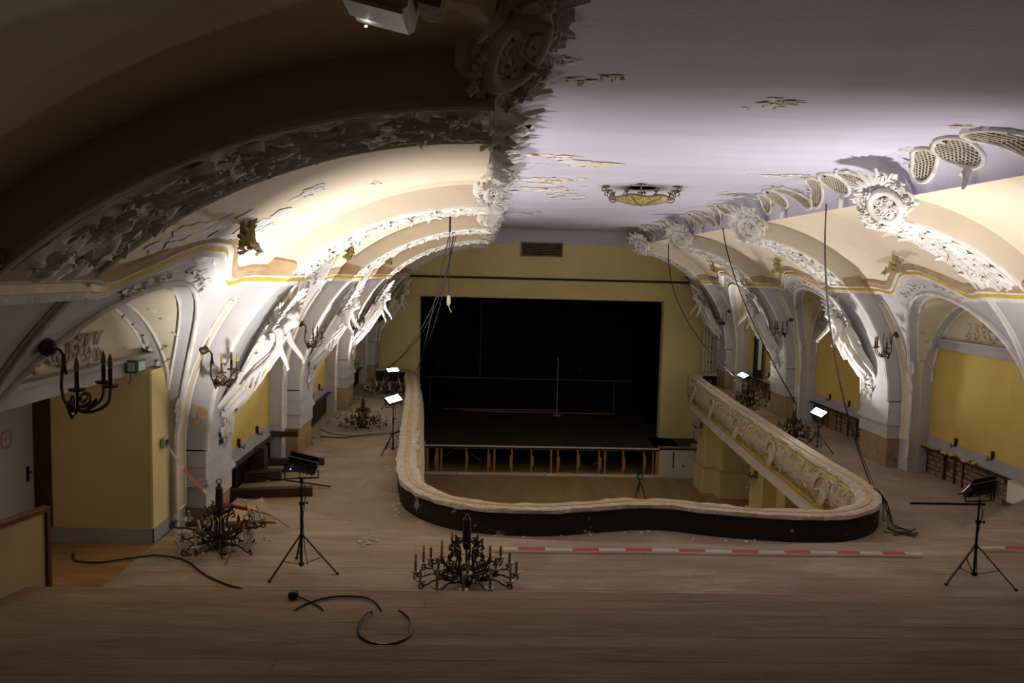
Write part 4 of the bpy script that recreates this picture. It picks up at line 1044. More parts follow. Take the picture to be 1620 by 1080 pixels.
def rosette(side, ri, lab):
    S = SIDE[side]; sg = S['sg']; r0, r1 = RIBS[ri]; y = r0 - .06; r = random.Random(ri * 3 + (sg > 0))
    o = empty('stucco_rosette', (S['edge'] - sg * .05, y, EDGE_Z - .18), label=lab, cat='stucco rosette', group='stucco cartouches where ribs meet the ceiling')
    if side == 'left': N = Vector((.74, -.50, -.45)).normalized(); X = Vector((.62, 0, .75)); o.location = (S['edge'] + .06, y, EDGE_Z + .04)
    else: N = Vector((-.50, -.70, -.52)).normalized(); X = Vector((-.62, 0, .70)); o.location = (S['edge'] - .30, y, EDGE_Z - .10)
    M = frame((0, 0, 0), X, N) @ Matrix.Scale(.74 if side == 'left' else .80, 4)                    # local x climbs onto the ceiling cove
    mb = MB(); mb.ball((0, 0, 0), .40, 0, 8, (1.0, .95, .45), M @ Matrix.Translation((-.05, 0, -.06)))
    mb.tube([M @ Vector((.30 * math.cos(a) - .02, .24 * math.sin(a), .14)) for a in [2 * PI * k / 22 for k in range(22)]], .055, 6, 0, closed=True)
    mb.ball((0, 0, 0), .15, 0, 7, (1.1, .9, .6), M @ Matrix.Translation((-.06, .05, .10)))
    for k in range(5):
        a = 2 * PI * k / 5 + r.uniform(0, 1); scroll(mb, M @ Matrix.Translation((.16 * math.cos(a) - .03, .13 * math.sin(a), .14)) @ Matrix.Rotation(a + 1.3, 4, 'Z'), .08, 1.4, .026, 0, .12)
    for k in range(4): flower(mb, M @ Matrix.Translation((r.uniform(-.18, .12), r.uniform(-.16, .16), .16)), r.uniform(.05, .075))
    mb.build('cartouche', M_STUC, o, smooth=70)
    mb = MB()
    for k in range(9):
        a = (k - 4) * .27
        leaf(mb, M @ Matrix.Translation((.22, 0, .0)) @ Matrix.Rotation(a, 4, 'Z') @ Matrix.Rotation(-.2 - .06 * (k % 2), 4, 'Y'), .62 - .03 * abs(k - 4) - .10 * (k % 2), .062, .05, .03, 1, tip=.14)
    mb.build('fan_shell', M_STUC, o, smooth=70)
    mb = MB()
    for k in range(24):
        a = 2 * PI * k / 24 + r.uniform(-.12, .12); q = r.uniform(.27, .43)
        flower(mb, M @ Matrix.Translation((q * math.cos(a) - .04, q * math.sin(a), .08 + r.uniform(0, .08))), r.uniform(.045, .08))
    mb.build('rose_wreath', M_STUC, o, smooth=70, kind='stuff')
    mb = MB()
    for hx in (-1, 1):
        for k in range(4):
            scroll(mb, M @ Matrix.Translation((-.1 + .18 * k, hx * (.34 - .04 * k), .06)) @ Matrix.Rotation(hx * (1.9 - .6 * k), 4, 'Z'), .13, 1.5, .034, 0, .15, hx)
            leaf(mb, M @ Matrix.Translation((-.15 + .14 * k, hx * .3, .04)) @ Matrix.Rotation(hx * (2.2 - .45 * k), 4, 'Z'), r.uniform(.14, .22), .07, .05, .03, 0, tip=.28)
    for k in range(4): leaf(mb, M @ Matrix.Translation((-.3, 0, .05)) @ Matrix.Rotation(PI + (k - 1.5) * .5, 4, 'Z'), .18, .07, .05, .03, 0, tip=.28)
    mb.build('scroll_leaves', M_STUC, o, smooth=70)
    return o
ORD = ('nearest', 'second', 'third', 'fourth', 'fifth')
for side in ('left', 'right'):
    for ri in range(5):
        if side == 'right' and ri == 0: continue
        rosette(side, ri, 'rounded stucco rosette with fan of leaves where the %s %s arch rib meets the ceiling' % (ORD[ri], side))
# spiky acanthus sprays climbing the left cove
for i in range(5):
    y0 = 1.8 if i == 0 else RIBS[i-1][1] + .1; y1 = RIBS[i][0] - .1; mb = MB(); r = random.Random(20 + i); y = y0
    while y < y1:
        t = r.uniform(.1, .75); p, n = cove_pt('left', y, t); M = frame(p, (1, r.uniform(-.6, .3), .7), n)
        leaf(mb, M, r.uniform(.25, .55), r.uniform(.04, .07), .05, r.uniform(.03, .16), r.choice((0, 1, 2)), r.uniform(-.1, .1), tip=.2)
        p, n = cove_pt('left', y + .1, .05); leaf(mb, frame(p, (.2, r.uniform(-1, 1), -.3), n), r.uniform(.2, .35), .08, .05, .12, 3)
        if r.random() < .5: scroll(mb, frame(p, (.5, r.choice((-1, 1)), .3), n), r.uniform(.08, .13), 1.4, .03, 0, .2, r.choice((-1, 1)))
        y += r.uniform(.16, .26)
    mb.build('acanthus_spray', M_STUC, smooth=70, kind='structure', label='ragged acanthus stucco along the left ceiling edge, %s bay' % ORD[i], cat='stucco foliage')

# ------------------------------------------------------------------ winged plaster figures leaning from the ribs
def figure(side, ri, lab, seed):
    S = SIDE[side]; sg = S['sg']; r0, r1 = RIBS[ri]; ym = r1 - .30; inn = -sg
    x0, z0 = rbx(S, 2.2), 2.2; x1, z1 = rbx(S, 3.95), 3.95
    T = Vector((x1 - x0, 0, z1 - z0)).normalized(); Nn = Vector((inn * T.z, 0, -abs(T.x))).normalized(); W = Vector((0, 1, 0))
    M = Matrix((W, T, Nn)).transposed().to_4x4() @ Matrix.Scale(.86, 4)
    o = empty('plaster_figure', (x0, ym, z0), label=lab, cat='statue', group='plaster figures leaning from the arch ribs')
    def V(w, t, q): return M @ Vector((w, t, q))
    r = random.Random(seed); m = 1 if seed % 2 else -1
    # body with one continuous skin
    J = {'pelvis': (0, 1.0, .16, .17), 'waist': (.0, 1.18, .20, .13), 'chest': (.02 * m, 1.40, .24, .165), 'collar': (.02 * m, 1.53, .27, .10), 'neck': (.03 * m, 1.60, .31, .062), 'jaw': (.04 * m, 1.68, .36, .088), 'crown': (.04 * m, 1.83, .36, .10),
         'shL': (-.20, 1.50, .26, .075), 'elL': (-.30, 1.26, .40, .056), 'wrL': (-.26, 1.10, .60, .040), 'paL': (-.25, 1.05, .66, .036),
         'shR': (.22, 1.50, .26, .075), 'elR': (.36, 1.30, .44, .056), 'wrR': (.43, 1.19, .66, .040), 'paR': (.45, 1.16, .74, .036),
         'nose': (.05 * m, 1.735, .465, .018),
         'hipL': (-.10, .92, .16, .13), 'knL': (-.14, .5, .24, .10), 'anL': (-.16, .12, .14, .055), 'hipR': (.10, .92, .16, .13), 'knR': (.12, .52, .26, .10), 'anR': (.14, .12, .14, .055)}
    E = [('pelvis', 'waist'), ('waist', 'chest'), ('chest', 'collar'), ('collar', 'neck'), ('neck', 'jaw'), ('jaw', 'crown'), ('jaw', 'nose'), ('chest', 'shL'), ('shL', 'elL'), ('elL', 'wrL'), ('wrL', 'paL'), ('chest', 'shR'), ('shR', 'elR'), ('elR', 'wrR'), ('wrR', 'paR'), ('pelvis', 'hipL'), ('hipL', 'knL'), ('knL', 'anL'), ('pelvis', 'hipR'), ('hipR', 'knR'), ('knR', 'anR')]
    for s_, d in (('L', (-.25, 1.05, .66)), ('R', (.45, 1.16, .74))):
        for k in range(5):
            a = (k - 2) * .021; th = k == 0
            J['f%s%da' % (s_, k)] = (d[0] + a * (1.6 if not th else 2.2), d[1] - .05 + (.03 if th else 0), d[2] + .035, .012)
            J['f%s%db' % (s_, k)] = (d[0] + a * 2.2, d[1] - .08 - .012 * (2 - abs(k - 2)), d[2] + .07, .009)
            E += [('pa' + s_, 'f%s%da' % (s_, k)), ('f%s%da' % (s_, k), 'f%s%db' % (s_, k))]
    keys = list(J); me = bpy.data.meshes.new('body'); me.from_pydata([V(*J[k][:3]) for k in keys], [(keys.index(a), keys.index(b)) for a, b in E], [])
    me.materials.append(M_STUC); b = bpy.data.objects.new('body', me); COL.objects.link(b); b.parent = o
    b.modifiers.new('Skin', 'SKIN').use_smooth_shade = True
    for k, sv in zip(keys, me.skin_vertices[0].data): sv.radius = (J[k][3], J[k][3]); sv.use_root = (k == 'pelvis')
    b.modifiers.new('Sub', 'SUBSURF').levels = 1; b.modifiers['Sub'].render_levels = 1
    # draped robe
    mb = MB()
    def robe(u, v):
        t = 1.28 - 1.5 * u; a = PI * (v - .5) * 1.12; wd = .20 + .30 * u ** .8 + .06 * math.sin(u * 9); dp = .27 + .10 * math.sin(u * 3) - .10 * u
        f = 1 + (.05 + .13 * u) * math.sin(a * 11 + u * 4 + seed) + .06 * noise.noise(Vector((a * 3, u * 5, seed)))
        tt = t + (.10 * math.sin(a * 7 + seed) + .12 * noise.noise(Vector((a * 4, seed, 1)))) * u ** 3
        return V(math.sin(a) * wd * f, tt, max(.0, math.cos(a)) * dp * f + .02)
    mb.grid(robe, 18, 54); mb.build('robe', M_STUC, o, smooth=70)
    mb = MB()
    for k in range(7):
        y = -.45 + .15 * k; q = [(y * .5 + .25 * m * u, 1.45 - 1.1 * u, .30 + .08 * math.sin(u * 5 + k)) for u in [j / 8 for j in range(9)]]
        mb.tube([V(*p) for p in q], [.035 * (1 - .5 * abs(j / 8 - .4)) for j in range(9)], 5)
    mb.build('cloth_folds', M_STUC, o, smooth=70)
    # hair
    mb = MB()
    for k in range(26):
        a = r.uniform(0, 6.28); q = r.uniform(0, 1); mb.ball(V(.04 * m + .10 * math.cos(a) * (1 - .3 * q), 1.78 + .10 * q, .33 + .09 * math.sin(a) * (.4 if math.sin(a) > 0 else 1)), r.uniform(.035, .055), 0, 4)
    mb.build('hair', M_STUC, o, smooth=70)
    # wings and foliage that fill the rib around the figure
    mb = MB()
    for hx in (-1, 1):
        for k in range(8): leaf(mb, M @ Matrix.Translation((hx * .16, 1.32 + .05 * k, .10)) @ Matrix.Rotation(PI / 2 - hx * (1.5 - .22 * k) , 4, 'Z'), .42 + .04 * k, .06, .05, .14, 2)
    mb.build('wings', M_STUC, o, smooth=70)
    mb = MB()
    for k in range(40):
        w = r.uniform(-.35, .42); t = r.uniform(-.25, 2.05); leaf(mb, M @ Matrix.Translation((w, t, .03 + (.0 if t < 1.8 else .1))) @ Matrix.Rotation(r.uniform(0, 6.28), 4, 'Z'), r.uniform(.16, .28), .06, .05, r.uniform(.03, .12), 3)
    for k in range(8): scroll(mb, M @ Matrix.Translation((r.uniform(-.3, .3), r.uniform(1.8, 2.05), .06)) @ Matrix.Rotation(r.uniform(0, 6.28), 4, 'Z'), .08, 1.4, .022, 0, .14)
    mb.build('stucco_leaves', M_STUC, o, smooth=70, kind='stuff')
    return o
for side in ('left', 'right'):
    for ri in range(1, 5):
        if side == 'right' and ri == 1: continue
        figure(side, ri, 'draped white plaster figure reaching out from the %s %s arch rib' % (ORD[ri], side), ri * 2 + (side == 'right'))

# ------------------------------------------------------------------ chandeliers standing on the floor
def make_chandelier(name, n_low, n_up, R_, H, metal, sleeve, lab, tilt=0.0, seed=1, crown=True, dishes=True):
    o = empty(name, (0, 0, 0), label=lab, cat='chandelier'); r = random.Random(seed)
    b = MB(); b.lathe([(.01, .0), (.07, .01), (.11, .05), (.10, .10), (.05, .13), (.035, .2), (.02, .22)], 14); b.build('base_bowl', metal, o, smooth=40)
    b = MB(); h = H; b.lathe([(.012, .2), (.012, h * .46), (.035, h * .48), (.045, h * .52), (.05, h * .6), (.052, h * .74), (.045, h * .86), (.05, h * .88), (.03, h * .91), (.018, h * .95)], 12)
    b.build('stem', metal, o, smooth=40)
    b = MB(); b.tube([(.035 * math.cos(a), 0, h * .975 + .035 * math.sin(a)) for a in [2 * PI * k / 14 for k in range(14)]], .006, 5, 0, closed=True); b.build('hanging_ring', metal, o, smooth=60)
    # arm: mesh built along +X, shared by all arms of a tier
    def arm_meshes(Rr, z0, z1, key):
        a = MB(); pts = smooth_path([(.06, 0, z0), (Rr * .28, 0, z0 - .05), (Rr * .55, 0, z0 + .0), (Rr * .74, 0, z1 - .02), (Rr * .92, 0, z1 - .05), (Rr, 0, z1)], .05)
        a.tube(pts, [.015 - .005 * i / len(pts) for i in range(len(pts))], 6)
        scroll(a, Matrix.Translation((Rr * .45, 0, z0 + .02)) @ Matrix.Rotation(PI / 2, 4, 'X'), .055, 1.4, .010, 0, .08, 1, 12, 5, 0)
        scroll(a, Matrix.Translation((Rr * .98, 0, z1 - .05)) @ Matrix.Rotation(-PI / 2, 4, 'X'), .04, 1.3, .010, 0, .05, 1, 12, 5, 0)
        leaf(a, Matrix.Translation((Rr * .62, 0, z0 + .02)) @ Matrix.Rotation(-.9, 4, 'Y'), .10, .03, .01, .02, 2)
        c = MB(); c.lathe([(.016, z1 + .02), (.016, z1 + .15), (.011, z1 + .155)], 8, Matrix.Translation((Rr, 0, 0)))
        bu = MB(); bu.lathe([(.010, z1 + .155), (.017, z1 + .185), (.012, z1 + .215), (.002, z1 + .24)], 8, Matrix.Translation((Rr, 0, 0)))
        d = MB(); d.lathe([(.018, z1), (.045, z1 + .006), (.064, z1 + .028), (.066, z1 + .034), (.045, z1 + .014), (.016, z1 + .012)], 12, Matrix.Translation((Rr, 0, 0)), cap=False)
        return a.mesh('arm', metal, 50), c.mesh('candle', sleeve, 40), bu.mesh('bulb', M_GLASS, 60), d.mesh('drip_dish', M_GLASS, 60)
    for (n, Rr, z0, z1, ph) in ((n_low, R_, .13, .14, 0), (n_up, R_ * .72, .22, .27, PI / max(1, n_low))):
        am, cm, bm_, dm = arm_meshes(Rr, z0, z1, n)
        for k in range(n):
            A = 2 * PI * k / n + ph + r.uniform(-.06, .06) * (1 + tilt * 3)
            M = Matrix.Rotation(A, 4, 'Z')
            if tilt: M = M @ Matrix.Translation((0, 0, .1)) @ Matrix.Rotation(r.uniform(-.9, .9) * tilt, 4, 'Y') @ Matrix.Rotation(r.uniform(-.7, .7) * tilt, 4, 'X') @ Matrix.Translation((0, 0, -.1))
            ao = put('arm', am, o, M); put('candle', cm, ao); 
            if r.random() < .45: put('bulb', bm_, ao)
            if dishes and r.random() < .85: put('drip_dish', dm, ao)
    if crown:
        for k in range(8):
            A = 2 * PI * k / 8; M = Matrix.Rotation(A, 4, 'Z'); b = MB()
            b.tube([M @ Vector(p) for p in smooth_path([(.07, 0, .12), (.13, 0, .22), (.10, 0, .34), (.12, 0, .43), (.19, 0, .48), (.20, 0, .43), (.16, 0, .42)], .03)], .011, 5)
            b.tube([M @ Vector(p) for p in smooth_path([(.05, 0, H * .58), (.12, 0, H * .6), (.15, 0, H * .55), (.10, 0, H * .52)], .03)], .010, 5)
            leaf(b, M @ Matrix.Translation((.12, 0, .48)) @ Matrix.Rotation(-.5, 4, 'Y'), .10, .03, .01, .03, 2); b.build('crown_scroll', metal, o, smooth=60)
    if not crown or tilt:
        b = MB()
        for k in range(14): a = r.uniform(0, 6.28); q = r.uniform(.2, R_); z = r.uniform(.06, .2); b.tube([(q * math.cos(a), q * math.sin(a), z), (q * math.cos(a + .25), q * math.sin(a + .25), z + r.uniform(-.05, .12)), (q * .8 * math.cos(a + .5), q * .8 * math.sin(a + .5), max(.02, z - .04))], .008, 5)
        b.build('bent_wire', metal, o, smooth=60, kind='stuff')
    return o
def beads(o, R_, seed, n=60):
    b = MB(); r = random.Random(seed)
    for k in range(n): a = r.uniform(0, 6.28); q = R_ * math.sqrt(r.uniform(.1, 1)); b.ball((q * math.cos(a), q * math.sin(a), r.uniform(.03, .24)), r.uniform(.012, .02), 0, 4, (1, 1, 1.6))
    b.build('crystal_drops', M_CRYST, o, kind='stuff')
c1 = make_chandelier('chandelier', 12, 7, .60, .90, M_BRONZE, M_CANDLE, 'dark bronze chandelier standing on the platform in the middle foreground', seed=1)
c1.location = (-.14, 9.35, .483); beads(c1, .5, 1, 30)
c2 = make_chandelier('chandelier', 11, 7, .64, .92, M_BRONZE, M_CANDLEW, 'collapsed bronze chandelier with bent arms by the left pier', tilt=.55, seed=4)
c2.location = (-3.42, 10.5, .483); beads(c2, .6, 2, 40)
c3 = copy_tree(c1, label='brass chandelier on a round grey cloth in the left aisle'); c3.location = (-3.12, 21.15, .03); c3.scale = (1.05, 1.05, .95); c3.rotation_euler = (0, 0, .4)
c4 = make_chandelier('chandelier', 14, 8, .78, .62, M_BRONZE, M_CANDLEW, 'wide low chandelier on the left aisle floor at the far end by the stage wall', seed=7, tilt=.1, crown=False); c4.location = (-3.2, 27.2, .03); beads(c4, .75, 3, 70)
c5 = make_chandelier('chandelier', 12, 8, .60, .80, M_BRONZE, M_CANDLE, 'dark chandelier heap on the right aisle floor behind the brighter light stand', seed=9, tilt=.35); c5.location = (8.22, 20.62, .03); beads(c5, .6, 4, 60)
c6 = copy_tree(c5, label='dark chandelier heap at the far end of the right aisle'); c6.location = (8.75, 25.9, .03); c6.rotation_euler = (0, 0, 1.0)
for (x, y, rad, lab) in ((-3.12, 21.1, 1.0, 'round grey cloth under the chandelier in the left aisle'), (-3.15, 27.2, 1.0, 'round grey cloth under the far left chandelier')):
    b = MB(); n = 40; ring = []
    for k in range(n): a = 2 * PI * k / n; q = rad * (1 + .04 * noise.noise(Vector((math.cos(a) * 2, math.sin(a) * 2, x)))); ring.append((x + q * math.cos(a), y + q * math.sin(a), .006))
    top = [(a, c, .028) for a, c, _ in ring]; b.strip(ring + [ring[0]], top + [top[0]]); b.add(top, [tuple(range(n))]); b.build('round_floor_cloth', M_TARP, label=lab, cat='floor cloth')

# ------------------------------------------------------------------ candle sconces
def make_sconce(lab, wax=M_CANDLE):
    o = empty('wall_sconce', label=lab, cat='wall light')      # local +X points into the hall, z up
    b = MB(); b.lathe([(.015, -.06), (.06, -.04), (.075, 0), (.05, .05), (.02, .07)], 12, Matrix.Rotation(PI / 2, 4, 'Y')); b.build('wall_boss', M_BRONZE, o, smooth=40)
    b = MB(); b.tube(smooth_path([(.05, 0, 0), (.10, 0, -.03), (.105, 0, -.18), (.10, 0, -.34), (.13, 0, -.44), (.17, 0, -.46)], .04), .013, 6); leaf(b, Matrix.Translation((.11, 0, -.05)) @ Matrix.Rotation(PI / 2, 4, 'Y'), .16, .03, .01, .02, 2); b.build('drop_rod', M_BRONZE, o, smooth=60)
    b = MB(); b.lathe([(.004, -.56), (.02, -.53), (.03, -.5), (.045, -.46), (.03, -.42), (.012, -.40)], 10, Matrix.Translation((.17, 0, 0))); b.build('bottom_finial', M_BRONZE, o, smooth=50)
    for k, a in enumerate((-.95, .95, 0)):
        M = Matrix.Translation((.17, 0, 0)) @ Matrix.Rotation(a, 4, 'Z'); L = .24 if a else .28
        b = MB(); b.tube([M @ Vector(p) for p in smooth_path([(0, 0, -.47), (.10, 0, -.50), (L, 0, -.42), (L + .02, 0, -.30)], .03)], .012, 6)
        scroll(b, M @ Matrix.Translation((.10, 0, -.40)) @ Matrix.Rotation(PI / 2, 4, 'X'), .06, 1.4, .009, 0, .06, 1, 12, 5, 0); leaf(b, M @ Matrix.Translation((.12, 0, -.49)) @ Matrix.Rotation(-.4, 4, 'Y'), .1, .03, .01, .03, 2)
        ar = b.build('arm', M_BRONZE, o, smooth=60)
        b = MB(); b.lathe([(.02, -.31), (.06, -.30), (.065, -.285), (.02, -.28)], 12, M @ Matrix.Translation((L + .02, 0, 0))); b.build('drip_dish', M_BRONZE, ar, smooth=40)
        b = MB(); b.lathe([(.018, -.285), (.018, -.16), (.012, -.155)], 10, M @ Matrix.Translation((L + .02, 0, 0))); b.build('candle', M_BRONZE, ar, smooth=40)
        b = MB(); b.lathe([(.012, -.155), (.022, -.13), (.017, -.08), (.003, -.04)], 10, M @ Matrix.Translation((L + .02, 0, 0))); b.build('bulb', wax, ar, smooth=60)
    return o
sc0 = make_sconce('large dark candle sconce hanging from the nearest left arch strip')
def place_sconce(side, y, z, lab, first=None, x=None, s=1.0):
    S = SIDE[side]; o = first or copy_tree(sc0, label=lab); inn = -S['sg']; xx = shx(S, z) if x is None else x
    o.location = (xx + inn * .05, y, z); o.rotation_euler = (0, 0, 0 if inn > 0 else PI); o.scale = (s, s, s); return o
place_sconce('left', 6.9, 3.48, '', first=sc0, s=1.1)
place_sconce('left', 11.4, 3.02, 'candle sconce on the second left pier beside the green sign bay', s=1.0)
place_sconce('left', 17.42, 3.00, 'candle sconce on the third left pier behind the reaching figure')
place_sconce('left', 23.6, 2.95, 'candle sconce on the fourth left pier')
place_sconce('left', 29.7, 2.85, 'candle sconce on the farthest left pier')
place_sconce('right', 17.42, 3.05, 'candle sconce on the right pier nearest the picture edge')
place_sconce('right', 23.6, 3.02, 'candle sconce on the right pier in the middle of the row')
place_sconce('right', 29.7, 2.98, 'candle sconce on the far right pier by the slatted panel')
place_sconce('right', 21.0, 2.92, 'candle sconce on the yellow wall behind the right figure', x=9.95, s=1.1)
place_sconce('right', 27.6, 2.85, 'candle sconce on the yellow wall of the far right bay', x=9.95)

# ------------------------------------------------------------------ LED panel light stands
def stand(i, lab):
    nm, (x, y, z0), zh, d, tw, pw = PANELS[i]; H = zh - z0
    o = empty('light_stand', (x, y, z0), rz=(.35, -.2, .5, .3, -.4, .2)[i], label=lab, cat='light stand')
    spread = .46 if i < 2 else .42; hub = min(.42, H * .42); hr = .24 if H > 1 else .2
    for k in range(3):
        a = PI / 2 + .0 + 2 * PI * k / 3; c, s_ = math.cos(a), math.sin(a)
        b = MB(); b.beam((.03 * c, .03 * s_, hub + .03), (spread * c, spread * s_, .012), .022, .012); lg = b.build('leg', M_BLK, o)
        b = MB(); b.bevbox((spread * c - .018, spread * s_ - .018, 0), (spread * c + .018, spread * s_ + .018, .03), .006); b.build('rubber_foot', M_BLK, lg)
        b = MB(); b.beam((.025 * c, .025 * s_, .10), (spread * .56 * c, spread * .56 * s_, .20), .014, .008); b.build('brace', M_BLK, o)
    b = MB(); b.tube([(0, 0, .07), (0, 0, H * .66)], .017, 8); b.build('lower_column', M_BLK, o, smooth=50)
    b = MB(); b.tube([(0, 0, H * .64), (0, 0, H - .16)], .0125, 8); b.build('upper_column', M_BLK, o, smooth=50)
    for z in (hub + .03, .10, H * .65): 
        b = MB(); b.lathe([(.018, z - .025), (.030, z - .02), (.030, z + .02), (.018, z + .025)], 12); b.build('collar', M_BLK, o, smooth=40)
    b = MB(); b.tube([(.02, 0, H * .65), (.065, 0, H * .65)], .008, 6); b.lathe([(.018, .06), (.018, .08)], 8, Matrix.Translation((0, 0, H * .65)) @ Matrix.Rotation(PI / 2, 4, 'Y')); b.build('knob', M_BLK, o, smooth=40)
    # yoke and head, in world directions brought into the stand's frame
    Ri = Matrix.Rotation(-o.rotation_euler.z, 4, 'Z'); dv = (Ri.to_3x3() @ Vector(d)).normalized()
    side = Vector((0, 0, 1)).cross(dv).normalized(); side = (Matrix.Rotation(tw, 3, dv) @ side).normalized(); up = dv.cross(side)
    M = Matrix((side, up, dv)).transposed().to_4x4(); M.translation = (0, 0, H)
    b = MB(); hw = .20
    p1, p2 = M @ Vector((-hw, 0, 0)), M @ Vector((hw, 0, 0)); lo = Vector((0, 0, H - .15)); hs = Vector((side.x, side.y, 0)).normalized()
    b.tube([p1, Vector((-hs.x * hw, -hs.y * hw, H - .15)), lo, Vector((hs.x * hw, hs.y * hw, H - .15)), p2], .011, 6); b.lathe([(.02, H - .19), (.02, H - .14)], 8); b.build('yoke', M_BLK, o, smooth=40)
    b = MB(); b.bevbox((-.185, -.12, -.035), (.185, .12, .049), .015, 0, M)
    for k in range(7): b.box((-.15 + k * .045, -.09, -.055), (-.13 + k * .045, .09, -.033), 0, M)
    hd = b.build('lamp_head', M_BLK, o)
    b = MB(); b.box((-.165, -.10, .040), (.165, .10, .0505), 0, M); b.build('lit_panel', M_LED, hd)
    for q, (lo_, hi_, rx) in enumerate((((-.17, .12, .04), (.17, .22, .048), .15), ((-.17, -.22, .04), (.17, -.12, .048), -.15))):
        T = M @ Matrix.Translation((0, .12 if q == 0 else -.12, .04)) @ Matrix.Rotation(rx, 4, 'X') @ Matrix.Translation((0, -.12 if q == 0 else .12, -.04))
        if i < 2: b = MB(); b.box(lo_, hi_, 0, T); b.build('barn_door', M_BLK, hd)
    b = MB(); b.ball((0, 0, 0), .008, 0, 4, (1, 1, 1), M @ Matrix.Translation((.12, -.06, -.045))); b.build('status_light', M_LEDDOT if i < 2 else M_BLK, hd)
    b = MB(); b.tube([M @ Vector((.05, 0, -.04)), Vector((.06, .02, H - .3)), Vector((.02, .03, H * .5)), Vector((.05, .08, .25)), Vector((.10, .15, .02))], .006, 5); b.build('power_cord', M_BLK, o, smooth=60)
    return o
stand(0, 'black light stand facing away in the left foreground on the platform'); stand(1, 'black light stand facing away at the right edge on the platform')
stand(2, 'lit light stand in the left aisle beside the parapet, nearer of the two'); stand(3, 'lit light stand at the far end of the left aisle near the stage wall')
stand(4, 'lit light stand in the right aisle, the brighter and nearer of the two'); stand(5, 'lit light stand at the far end of the right aisle')

# ------------------------------------------------------------------ ceiling bowl lamp
o = empty('ceiling_bowl_light', (LAMP[0], LAMP[1], CEIL_Z), label='round amber mosaic glass ceiling light hanging on wrought iron scrolls', cat='ceiling light')
b = MB(); n = 32
prof = [(.004, -.345), (.16, -.335), (.32, -.31), (.46, -.275), (.58, -.235), (.62, -.215)]
b.lathe(prof, n, None, 0, cap=False); b.build('glass_bowl', M_BOWL, o, smooth=60)
b = MB(); b.tube([(.62 * math.cos(a), .62 * math.sin(a), -.21 + .02 * math.cos(6 * a)) for a in [2 * PI * k / 48 for k in range(48)]], .022, 6, 0, closed=True)
for k in range(6):
    a = 2 * PI * k / 6; b.tube([(q * math.cos(a), q * math.sin(a), z - .008) for q, z in prof], .011, 5)
b.ball((0, 0, -.35), .035, 0, 5); b.build('iron_rim', M_BRASS, o, smooth=60)
for k in range(6):
    a = 2 * PI * k / 6 + .32; M = Matrix.Rotation(a, 4, 'Z'); b = MB()
    b.tube([M @ Vector(p) for p in smooth_path([(.60, 0, -.25), (.70, 0, -.27), (.78, 0, -.20), (.74, 0, -.10), (.66, 0, -.10), (.68, 0, -.16)], .03)], .013, 6)
    b.tube([M @ Vector(p) for p in smooth_path([(.74, 0, -.12), (.80, 0, -.06), (.88, 0, -.05), (.90, 0, -.10), (.86, 0, -.12)], .03)], .013, 6)
    b.tube([M @ Vector((.80, 0, -.07)), M @ Vector((.82, 0, -.02))], .013, 6)
    for q in range(4): leaf(b, M @ Matrix.Translation((.82, 0, -.02)) @ Matrix.Rotation(q * PI / 2 + .4, 4, 'Z'), .11, .035, .012, -.015, 2)
    b.build('scroll_bracket', M_BRASS, o, smooth=60)
for k in range(6):
    a = 2 * PI * k / 6 + .85; M = Matrix.Rotation(a, 4, 'Z'); b = MB(); b.tube([M @ Vector(p) for p in ((.58, 0, -.24), (.55, 0, -.17), (.60, 0, -.13))], .015, 6)
    for q in range(4): leaf(b, M @ Matrix.Translation((.58, 0, -.14)) @ Matrix.Rotation(q * PI / 2, 4, 'Z') @ Matrix.Rotation(-.5, 4, 'Y'), .08, .03, .012, .02, 2)
    b.build('rim_leaf', M_BRASS, o, smooth=60)
b = MB()
for k in range(3): a = 2 * PI * k / 3 + 1.2; b.tube([(.5 * math.cos(a), .5 * math.sin(a), -.28), (.2 * math.cos(a), .2 * math.sin(a), .10)], .008, 5)
b.build('hanging_rod', M_BRONZE, o)

# emergency luminaire on the dark left vault
o = empty('emergency_light', (-.42, 3.34, 5.22), label='boxy ivory emergency light fixed to the dark vault at the top of the picture', cat='emergency light')
T = Matrix.Rotation(.22, 4, 'Y')
b = MB(); b.bevbox((-.15, -.20, -.02), (.11, .16, .22), .02, 0, T); b.build('housing', M_IVORY, o); b = MB(); b.bevbox((-.14, -.19, -.035), (.10, .02, -.02), .004, 0, T); b.build('diffuser', M_IVORY, o)
b = MB(); b.box((-.14, .03, -.026), (.10, .035, -.02), 0, T); b.build('brass_edge', M_GOLD, o)
b = MB(); b.ball((-.09, .095, -.024), .004, 0, 5, (1.4, 1, .5), T); b.ball((-.085, .075, -.026), .004, 0, 5, (1.4, 1, .5), T); b.build('indicator_lamp', M_LED, o)
b = MB(); b.box((.13, -.1, .05), (.22, .12, .16), 0, T); b.build('junction_box', M_PLAST, o)

